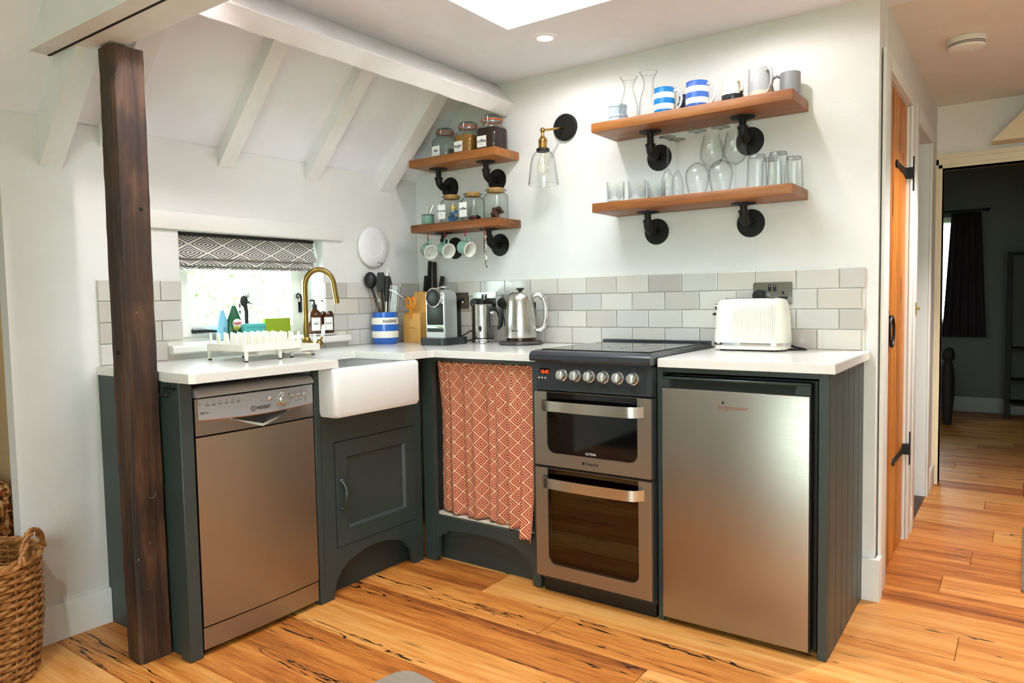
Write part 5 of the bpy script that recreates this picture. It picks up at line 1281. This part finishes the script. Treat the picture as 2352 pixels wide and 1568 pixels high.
# dish rack
t = thing('dish_rack', 'cream plastic peg dish rack on the left worktop', 'dish rack', (.235, -1.17, WT))
def tray(x0, x1, y0, y1, r, z0, z1):
    return G().ring(rrect(x0, x1, y0, y1, r, 6), rrect(x0+.006, x1-.006, y0+.006, y1-.006, r*.8, 6), 'z', z0, z1).prism(rrect(x0+.005, x1-.005, y0+.005, y1-.005, r*.8, 6), 'z', z0+.004, z0+.009)
lower = mk('lower_tray', tray(.085, .335, -1.26, -.965, .025, .942, .966), M_cream, t)
upper = mk('upper_tray', tray(.105, .365, -1.338, -1.075, .025, .958, .984), M_cream, t)
peg = mesh_from(G().lathe([(.0065, 0), (.0055, .03), (.0045, .054), (.003, .058), (.0005, .0585)], n=12), 'peg'); peg.materials.append(M_cream)
peg.polygons.foreach_set('use_smooth', [True]*len(peg.polygons))
for i in range(5):
    for j in range(9):
        o = bpy.data.objects.new('peg', peg); COL.objects.link(o); o.parent = upper
        o.location = Vector((.125+i*.055, -1.322+j*.0292, .964))-t.location
for i, j in ((0, 0), (2, 0), (4, 0), (4, 1), (0, 1), (2, 1)):
    o = bpy.data.objects.new('peg', peg); COL.objects.link(o); o.parent = lower; o.location = Vector((.105+i*.052, -1.06+j*.075, .948))-t.location
for (lx, ly) in ((.12, -1.325), (.35, -1.325), (.35, -1.18), (.12, -1.18), (.315, -1.10), (.30, -.985), (.10, -.985)):
    lg = mk('leg', G().lathe([(.006, WT+.004), (.009, .962)], (lx, ly, 0), 14, arc='solid'), M_cream, t)
    mk('rubber_foot', G().cyl(.0065, WT, WT+.005, (lx, ly, 0), 14), M_rubber, lg)

# ================================================================== WINDOW SILL THINGS
SZ = .980; sxp = XW-.045
def sill(x): return .975+(XW+.033-x)*.045
t = thing('washing_up_bottle', 'green washing-up liquid bottle with a red FAIRY label', 'bottle', (sxp-.02, -1.075, SZ+.002), None)
mk('body', G().lathe([(.001, 0), (.6, 0), (1, .01), (1.0, .05), (.86, .085), (.52, .118), (.30, .136), (.26, .142)], n=32).xf(Matrix.Diagonal((.022, .036, 1, 1))), M_fgreen, t, local=True)
mk('cap', G().cyl(.009, .140, .155, n=18), mat('bottle_cap', '#c9d6c0', .4), t, local=True)
lb = mk('label_panel', G().lathe([(.001, .001), (.020, .0), (.0201, -.001)], n=28, mx=TR(.0222, 0, .066) @ RY(PI/2) @ Matrix.Diagonal((1.0, 1.05, 1, 1))), M_label, t, local=True)
text('lettering', 'FAIRY', .0155, (.0238, 0, .066), (0, 1, 0), E_z, M_redtxt, lb, local=True, bold=.0006)
t = thing('cleaner_bottle', 'pale blue bottle standing left of the washing-up bottle', 'bottle', (sxp-.03, -1.125, SZ+.002))
mk('body', G().lathe([(.001, 0), (.020, 0), (.022, .006), (.022, .075), (.014, .105), (.009, .122)], n=28), M_bluebt, t, local=True)
mk('cap', G().cyl(.009, .12, .138, n=18), M_white, t, local=True)
t = thing('dish_brush', 'black dish brush standing bristles-up on the sill', 'brush', (sxp-.01, -1.022, SZ+.004))
mk('handle', G().tube([(0, 0, 0), (0, 0, .06), (0, 0, .115), (0, -.006, .14)], [.007, .008, .009, .010], 10), M_black, t, local=True)
mk('head', G().sphere(.021, (0, -.010, .158), 18, 12, (.7, .9, 1.15)), M_black, t, local=True)
g = G()
for k in range(34):
    a = -1.2+2.6*rnd.random(); e = rnd.uniform(-.7, .7)
    d = Vector((math.sin(e), math.cos(a)*math.cos(e), math.sin(a)*math.cos(e)))
    g.tube([Vector((0, -.008, .158))+d*.014, Vector((0, -.008, .158))+d*.040], [.0014, .0008], 5)
mk('bristles', g, M_black, t, local=True)
t = thing('glass_tumbler', 'clear tumbler of water behind the dish brush', 'glass', (sxp-.082, -1.050, SZ+.004))
mk('glass_body', G().lathe([(.001, .004), (.028, 0), (.032, .09), (.033, .115)], n=32), M_glass, t, local=True)
t = thing('sink_caddy', 'teal cloth hung over a white caddy on the sill', 'cloth', (sxp+.02, -1.0, SZ-.002))
mk('cloth_fold', G().box(-.012, .012, -.065, .065, .0, .062, .006, 2).box(-.016, .016, -.060, .066, .050, .068, .007, 2), M_teal, t, local=True)
t = thing('soap_dish', 'clear glass pot left of the teal cloth', 'pot', (sxp+.015, -1.115, SZ-.003))
mk('glass_body', G().lathe([(.001, .003), (.026, 0), (.027, .058)], n=32, rot=PI/4), mk_thin_glass('frosted_pot', '#dfeee8', 1.4, .15), t, local=True)
mk('scrubber', G().sphere(.012, (.004, .022, .052), 14, 10).tube([(.004, .02, .05), (.004, .04, .055)], .005, 8), mat('gold_green', '#a99a2e', .35, .4), t, local=True)
t = thing('sponge', 'lime green upright sponge on the sill', 'sponge', (sxp+.025, -.895, SZ-.003))
mk('foam', G().box(-.012, .006, -.066, .064, .002, .088, .003, 2), M_lime, t, local=True)
mk('scourer', G().box(.006, .012, -.066, .064, .002, .088, .002, 1), mat('lime_scourer', '#8ea324', .95), t, local=True)
t = thing('soap_tray', 'white oval tray under the amber soap bottles', 'tray', (XW-.012, -.655, .9765))
mk('dish', G().lathe([(.001, .002), (.8, .001), (.95, .004), (1.0, .010), (.97, .010), (.92, .006), (.001, .005)], n=36).xf(Matrix.Diagonal((.040, .088, 1, 1))), M_ceram, t, local=True)
def soap_bottle(y, label, word, capped):
    t = thing('soap_bottle', label, 'bottle', (XW-.012, y, .9835), 'amber soap bottles')
    mk('body', G().lathe([(.001, .0), (.030, .0), (.033, .004), (.033, .085), (.028, .102), (.014, .116), (.012, .124)], n=36), M_amber, t, local=True)
    mk('collar', G().cyl(.013, .122, .138, n=20), M_black, t, local=True)
    mk('pump', G().tube([(0, 0, .138), (0, 0, .158)], [.006, .004], 10).tube([(0, 0, .156), (.0, -.014, .158), (.0, -.028, .154)], .004, 8), M_black, t, local=True)
    a0 = -.9; g = G(); n = 14
    vs = [(.0335*math.cos(a0+1.3*i/n-.2), .0335*math.sin(a0+1.3*i/n-.2), z_) for z_ in (.018, .078) for i in range(n+1)]
    lb = mk('paper_label', g.add(vs, [(i, i+1, n+2+i, n+1+i) for i in range(n)]), M_label, t, local=True)
    d = Vector((math.cos(-.45), math.sin(-.45), 0))
    text('lettering', word, .013, tuple(d*.0342+Vector((0, 0, .050))), (-d.y, d.x, 0), E_z, M_ink, lb, bend=.034, local=True)
soap_bottle(-.694, 'amber pump bottle partly hidden behind the tap', 'dish', True)
soap_bottle(-.622, 'amber pump bottle with white label right of the tap', 'hand', True)

# ================================================================== FOREGROUND AND FLOOR THINGS
t = thing('log_basket', 'round wicker basket with a looped handle on the floor at the left', 'basket', (.045, -2.125, 0))
BR, BH = .20, .37
g = G(); N = 88; rows_ = 30; ns = 22
for r_ in range(rows_):
    z = .012+(BH-.03)*r_/(rows_-1); rad = BR*(.90+.10*min(1, z/.18))
    pts = []
    for j in range(N):
        a = 2*PI*j/N; w = .007*math.sin(ns/2*a+PI*(r_ % 2))
        pts.append(((rad+w)*math.cos(a), (rad+w)*math.sin(a), z+.0015*math.sin(3*a+r_)))
    g.tube(pts, .0062, 6, closed=True)
mk('weave', g, M_wick, t, local=True)['kind'] = 'stuff'
for k in range(ns):
    a = 2*PI*(k+.5)/ns; mk('stake', G().tube([(BR*.9*math.cos(a), BR*.9*math.sin(a), 0), (BR*.985*math.cos(a), BR*.985*math.sin(a), .16), (BR*math.cos(a), BR*math.sin(a), BH)], .0045, 6), M_wick, t, local=True)
g = G()
for ph in (0, 2*PI/3, 4*PI/3):
    g.tube([((BR+.008*math.cos(9*a+ph))*math.cos(a), (BR+.008*math.cos(9*a+ph))*math.sin(a), BH+.008*math.sin(9*a+ph)) for a in [2*PI*i/120 for i in range(120)]], .0078, 6, closed=True)
mk('braided_rim', g, M_wick, t, local=True)
for sgn in (1, -1):
    ax = Vector((.62, .78, 0))*sgn; tv = Vector((-.78, .62, 0)); g = G()
    for ph in (0, PI):
        pts = []
        for i in range(31):
            s = i/30; a = PI*s
            c = ax*(BR-.004)+tv*(.085*math.cos(a))+Vector((0, 0, BH+.075*math.sin(a)))
            pts.append(c+ax*(.006*math.cos(16*s+ph))+Vector((0, 0, .006*math.sin(16*s+ph))))
        g.tube(pts, .0065, 6)
    mk('handle', g, M_wick, t, local=True)
mk('base', G().cyl(BR*.88, .002, .012, n=32), M_wick, t, local=True)

# low table whose corner shows at the bottom edge of the view
t = thing('coffee_table', 'grey-brown wooden table whose rounded corner shows at the bottom edge', 'table', (1.96, -2.33, 0))
tt = RZ(-.13)
mk('table_top', G().prism(rrect(-.30, .30, -.36, .36, .035, 6), 'z', .415, .45, tt), M_tablew, t, local=True)
for sx in (-1, 1):
    for sy in (-1, 1): mk('leg', G().box(sx*.25-.02, sx*.25+.02, sy*.31-.02, sy*.31+.02, 0, .415, .003, 1, tt), M_tablew, t, local=True)

# rug along the right of the hall
def mk_rug():
    t = NT('grey_woven_rug'); p = t.geo(); a = t.noise(t.mapping(p, (260, 260, 60)), 1.0, 3)
    return t.bsdf(t.ramp(a, [(.35, C('#3b382f')), (.6, C('#8c8672'))]), .95, 0, t.bump(a, .6, .004))
rug = mk('hall_rug', G().prism(rrect(2.645, 3.22, .36, 1.24, .012, 4), 'z', .0, .012), mk_rug(), loc=(2.93, .8, 0))
tag(rug, 'grey woven rug at the right edge of the hallway floor', 'rug')

# ================================================================== HALL
XH = 2.205
# door lining and casing of the plank door
g = G().box(XH, XH+.012, .045, .165, 0, 2.005, .003).box(XH, XH+.012, .795, .90, 0, 1.985, .003).box(XH, XH+.012, .165, .795, 1.95, 2.005, .003)
g.box(2.14, XH, .165, .172, 0, 1.95).box(2.14, XH, .788, .795, 0, 1.95)
struct('trim_2', g, M_trim, 'white painted casing around the plank door')
d = struct('door_1', G().box(2.155, 2.165, .172, .788, .008, 1.944), M_dark, 'orange pine plank door with black iron strap hinges', smooth=False)
nb = 5; bw = (.788-.174)/nb
bdm = mesh_from(G().box(-.014, .014, -bw/2+.0012, bw/2-.0012, .008, 1.942, .003, 1), 'plank'); bdm.materials.append(M_pine)
for i in range(nb):
    o = bpy.data.objects.new('plank', bdm); COL.objects.link(o); o.parent = d; o.location = (2.180, .174+bw*(i+.5), 0)
for z in (1.655, .42):
    h = mk('strap_hinge', G().prism([(.775, z+.022), (.775, z-.022), (.70, z-.012), (.50, z-.008), (.47, z-.016), (.445, z), (.47, z+.016), (.50, z+.008), (.70, z+.012)], 'x', 2.1945, 2.201), M_blackm, d)
    mk('hinge_plate', G().box(XH+.0125, XH+.017, .800, .818, z-.075, z+.075).box(2.1945, XH+.017, .770, .805, z-.024, z+.024), M_blackm, h, smooth=False)
rg = mk('ring_handle', G().tube([(2.212, .285+.052*math.sin(a), .975-.0-.058*math.cos(a)) for a in [2*PI*i/28 for i in range(28)]], .0055, 8, closed=True).box(2.194, 2.200, .265, .305, .93, 1.06, .002, 1).tube([(2.198, .285, 1.03), (2.216, .285, 1.033)], .008, 8), M_blackm, d)
# doorway beyond it
g = G().box(XH, XH+.012, .935, 1.02, 0, 2.0, .003).box(XH, XH+.012, 1.62, 1.70, 0, 2.0, .003).box(XH, XH+.012, 1.02, 1.62, 1.92, 2.0, .003)
g.box(2.08, XH, 1.612, 1.622, 0, 1.92).box(2.08, XH, 1.018, 1.026, 0, 1.92)
struct('trim_3', g, M_trim, 'white painted casing around the side doorway in the hallway')
struct('baseboard_hall', G().box(XH, XH+.015, .90, .935, 0, .12, .002).box(XH, XH+.015, 1.70, 1.93, 0, .12, .002), M_trim, 'white skirting in the hallway')
struct('floor_lobby', G().box(1.1, XH, 1.02, 1.80, -.004, .004), mat('lobby_floor', '#4a2f22', .5), 'dark wooden floor inside the side doorway', smooth=False)
struct('trim_4', G().box(XH-.04, XH-.0, 1.005, 1.012, .60, .60), M_trim) if False else None
tag(mk('door_catch', G().box(XH+.012, XH+.018, .955, .962, 1.02, 1.08).box(XH+.012, XH+.030, .952, .965, 1.045, 1.056, .001, 1), M_brass, loc=(XH+.012, .958, 1.05)), 'small brass catch on the white hallway door casing', 'catch')
# bedroom door casing on the far wall (stepped mouldings)
g = G()
for (o0, o1, dp) in ((0, .018, .010), (.018, .050, .018), (.050, .075, .026)):
    a0, a1 = 2.235-o1+.0, 2.235-o0
    g.box(a0, a1, 1.96-dp, 1.96, 0, 1.83+o1); g.box(a0, 3.02+o1, 1.96-dp, 1.96, 1.83+o0, 1.83+o1); g.box(3.02+o0, 3.02+o1, 1.96-dp, 1.96, 0, 1.83+o1)
g.box(2.229, 2.235, 1.955, 2.07, 0, 1.83).box(2.235, 3.02, 1.955, 2.07, 1.83, 1.836).box(3.02, 3.026, 1.955, 2.07, 0, 1.83)
struct('trim_5', g, paint('casing_cream', '#e2d3b4', .45), 'cream moulded casing around the bedroom doorway', smooth=False)
tag(mk('knee_brace', G().prism([(2.47, 1.925), (2.70, 1.925), (3.0, 2.18), (2.72, 2.18)], 'y', 1.80, 1.93), paint('brace_cream', '#e0cfae', .6), loc=(2.47, 1.865, 1.925), smooth=False), 'white painted diagonal timber brace above the bedroom doorway', 'beam')
t = thing('smoke_alarm', 'round white smoke alarm on the hallway ceiling', 'alarm', (2.415, .74, 2.18))
mk('base', G().lathe([(.072, -.001), (.073, -.022), (.071, -.024)], n=40), M_white, t, local=True)
mk('vent_gap', G().lathe([(.067, -.020), (.067, -.036)], n=40), M_black, t, local=True)
mk('cover', G().lathe([(.070, -.0325), (.071, -.034), (.067, -.044), (.055, -.049), (.001, -.051)], n=40), M_white, t, local=True)
mk('middle_ring', G().lathe([(.070, -.0265), (.0725, -.0275), (.0725, -.029), (.070, -.030)], n=40), M_white, t, local=True)
mk('test_button', G().cyl(.010, -.053, -.049, (.02, -.02, 0), 18), M_white, t, local=True)

# ================================================================== BEDROOM (dim, seen through the doorway)
g = G()
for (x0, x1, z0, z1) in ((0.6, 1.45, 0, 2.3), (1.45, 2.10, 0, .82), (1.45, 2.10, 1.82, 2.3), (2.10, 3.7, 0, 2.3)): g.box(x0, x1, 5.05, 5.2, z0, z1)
struct('wall_bedroom_far', g, M_bed, 'bedroom wall, dimness put into its grey paint, with a curtained window', smooth=False)
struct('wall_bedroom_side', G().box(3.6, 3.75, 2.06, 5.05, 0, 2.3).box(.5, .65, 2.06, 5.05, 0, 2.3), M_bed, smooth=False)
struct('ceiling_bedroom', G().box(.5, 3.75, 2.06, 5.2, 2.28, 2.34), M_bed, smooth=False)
struct('baseboard_bedroom', G().box(.65, 3.6, 5.032, 5.05, 0, .14, .003), paint('dimmed_skirting_paint', '#8f8f88', .6), 'white skirting, greyed in its paint for dimness, along the bedroom wall')  # white skirting's paint darkened to stand for the room's dimness
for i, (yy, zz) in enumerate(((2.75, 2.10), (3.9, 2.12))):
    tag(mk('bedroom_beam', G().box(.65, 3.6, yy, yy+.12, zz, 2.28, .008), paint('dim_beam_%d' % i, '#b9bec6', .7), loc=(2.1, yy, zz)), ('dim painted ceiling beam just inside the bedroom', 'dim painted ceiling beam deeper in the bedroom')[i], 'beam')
w3 = struct('window_3', G().ring([(1.45, .82), (2.10, .82), (2.10, 1.82), (1.45, 1.82)], [(1.50, .87), (2.05, .87), (2.05, 1.77), (1.50, 1.77)], 'y', 5.08, 5.14).box(1.76, 1.79, 5.09, 5.13, .87, 1.77), M_trim, 'bright bedroom window behind the dark curtain', smooth=False)
mk('pane', G().box(1.50, 2.05, 5.11, 5.114, .87, 1.77), M_pane, w3, smooth=False)
def wavy(x0, x1, x0b, x1b, y, z0, z1, waves, amp):
    g = G(); n = 60; k = 14
    for j in range(k+1):
        s = j/k; a, b_ = x0+(x0b-x0)*s, x1+(x1b-x1)*s
        for i in range(n+1): u = i/n; g.v.append((a+(b_-a)*u, y+amp*math.sin(u*2*PI*waves)*(0.6+.4*s), z1+(z0-z1)*s))
    for j in range(k):
        for i in range(n): a = j*(n+1)+i; g.f.append((a, a+1, a+n+2, a+n+1))
    return g
t = thing('bedroom_curtain', 'dark plum curtain hanging beside the bedroom window', 'curtain', (2.18, 4.98, .70))
c_ = mk('cloth', wavy(2.06, 2.29, 2.00, 2.345, 4.985, .70, 1.845, 5, .018), mat('plum_cloth', '#1d1014', .9), t); c_.modifiers.new('thickness', 'SOLIDIFY').thickness = .004
t = thing('curtain_pole', 'black curtain pole above the bedroom window', 'curtain pole', (1.9, 4.985, 1.86))
mk('pole', G().tube([(1.30, 4.985, 1.862), (2.33, 4.985, 1.862)], .011, 10), M_blackm, t)
mk('finial', G().sphere(.018, (2.34, 4.985, 1.862), 14, 10), M_blackm, t)
sh = mk('sheer_curtain', wavy(1.46, 2.09, 1.46, 2.09, 5.055, .83, 1.80, 14, .006), None, loc=(1.78, 5.05, .83))
ms = NT('sheer_voile'); tr = ms.n('ShaderNodeBsdfTransparent'); df = ms.n('ShaderNodeBsdfTranslucent'); mx_ = ms.n('ShaderNodeMixShader'); mx_.inputs[0].default_value = .4
ms.L(tr.outputs[0], mx_.inputs[1]); ms.L(df.outputs[0], mx_.inputs[2]); ms.L(mx_.outputs[0], ms.out.inputs[0]); sh.data.materials.append(ms.m)
tag(sh, 'sheer white voile across the bright bedroom window', 'curtain')
t = thing('bed', 'dark wooden bed end with a round finial and pale blue cover', 'bed', (1.6, 4.25, 0))
mdk = mat('dark_bed_wood', '#160f0c', .75)
mk('post', G().lathe([(.028, 0), (.034, .10), (.045, .22), (.048, .40), (.034, .50), (.026, .53), (.030, .54), (.042, .56), (.046, .60), (.038, .635), (.02, .655), (.001, .66)], (2.115, 4.20, 0), 28), mdk, t)
mk('foot_board', G().prism([(4.18, .12), (4.22, .12), (4.22, .50), (4.18, .50)], 'x', 1.15, 2.10), mdk, t, smooth=False)
mk('mattress', G().box(1.12, 2.03, 4.22, 5.0, .25, .50, .05, 4), mat('pale_blue_cover', '#7f9aa0', .9), t)
mk('throw', G().tube([(1.15, 4.20, .50), (1.6, 4.19, .52), (2.02, 4.18, .52)], [.07, .075, .07], 16), mat('blue_throw', '#6d8c96', .95), t)
t = thing('open_bookcase', 'dark open bookcase standing at the right of the bedroom', 'bookcase', (2.85, 4.8, 0))
mk('side', G().box(2.50, 2.54, 4.72, 5.02, 0, 1.46), mdk, t, smooth=False)
mk('side', G().box(3.25, 3.29, 4.72, 5.02, 0, 1.46), mdk, t, smooth=False)
for z in (.12, .32, .60, 1.44): mk('shelf', G().box(2.54, 3.25, 4.72, 5.02, z, z+.02), mdk, t, smooth=False)

# ================================================================== SIDE ROOM GLIMPSE
def mk_pat():
    t = NT('patterned_cloth'); p = t.geo(); a = t.noise(p, 18, 2, .5, 1.5); b_ = t.noise(p, 30, 2)
    return t.bsdf(t.mix(t.math('GREATER_THAN', b_, .6), t.ramp(a, [(.40, C('#1b1410')), (.5, C('#b06a2a')), (.62, C('#e2c58f'))]), C('#8d2f1c')), .9)
t = thing('armchair', 'patterned armchair glimpsed through the opening at the far left', 'armchair', (-.95, -1.92, 0))
pm = mk_pat()
mk('seat', G().box(-1.30, -.62, -2.25, -1.73, .20, .45, .05, 3), pm, t)
mk('backrest', G().box(-1.32, -1.14, -2.25, -1.73, .40, .95, .06, 3), pm, t)
mk('cushion', G().box(-1.12, -.98, -2.10, -1.76, .45, .80, .06, 3), mat('cushion_black', '#1c1512', .9), t)
for sx in (-1.26, -.68):
    for sy in (-2.2, -1.78): mk('leg', G().lathe([(.014, 0), (.022, .20)], (sx, sy, 0), 12, arc='solid'), mdk, t)

# ================================================================== OUTSIDE
def mk_leaf():
    t = NT('leaf'); r = t.noise(t.geo(), 30, 2)
    return t.bsdf(t.ramp(r, [(.3, C('#9cc47e')), (.7, C('#cfe6b8'))]), .6)
M_leaf = mk_leaf()
def shrub(cx, cy, r, h, n, seed, label):
    q = random.Random(seed); t = thing('garden_shrub', label, 'shrub', (cx, cy, 0), 'shrubs outside the window')
    g = G()
    for i in range(n):
        a, b_, c_ = q.uniform(0, 2*PI), math.acos(q.uniform(-1, 1)), q.random()**.4
        p_ = Vector((r*c_*math.cos(a)*math.sin(b_), r*c_*math.sin(a)*math.sin(b_), h*.58+h*.42*c_*math.cos(b_)))
        s = q.uniform(.018, .038); mx = TR(*p_) @ Euler((q.uniform(0, 6), q.uniform(0, 6), q.uniform(0, 6))).to_matrix().to_4x4()
        g.add([(-s, 0, 0), (0, -s*.45, .002), (s, 0, 0), (0, s*.45, .002)], [(0, 1, 2, 3)], mx)
    mk('foliage', g, M_leaf, t, local=True, smooth=False)
    mk('stem', G().tube([(0, 0, 0), (.03, .02, h*.3), (0, .05, h*.65)], [.03, .025, .01], 8), mat('bark', '#2a1c12', .9), t, local=True)
shrub(-2.3, -.35, .75, 1.45, 1300, 1, 'pale green shrub outside the window, nearest')
shrub(-3.9, 1.45, 1.0, 1.75, 1500, 2, 'pale green shrub outside the window, to the right behind')
shrub(-3.6, -1.1, 1.0, 1.25, 1200, 3, 'pale green shrub outside the window, to the left behind')
lawn = NT('lawn'); pz = lawn.geo(); lawn = lawn.bsdf(lawn.ramp(lawn.noise(pz, 9, 4), [(.3, C('#4f7a2e')), (.7, C('#86ad55'))]), .9)
struct('ground_outside', G().box(-14, 14, -16, -4.98, -.14, -.09).box(-14, -1.55, -4.98, 14, -.14, -.09).box(-1.55, 14, 5.2, 14, -.14, -.09), lawn, 'bright lawn outside the windows', smooth=False)
# glazed garden doors behind the viewpoint
gd = struct('window_4', G().ring([(2.15, 0), (4.45, 0), (4.45, 2.05), (2.15, 2.05)], [(2.22, .07), (4.38, .07), (4.38, 1.98), (2.22, 1.98)], 'y', -4.96, -4.90).box(3.26, 3.34, -4.96, -4.90, .07, 1.98), M_trim, 'white glazed garden doors behind the viewpoint', smooth=False)
for a, b_ in ((2.22, 3.26), (3.34, 4.38)): mk('pane', G().box(a, b_, -4.935, -4.930, .07, 1.98), M_pane, gd, smooth=False)
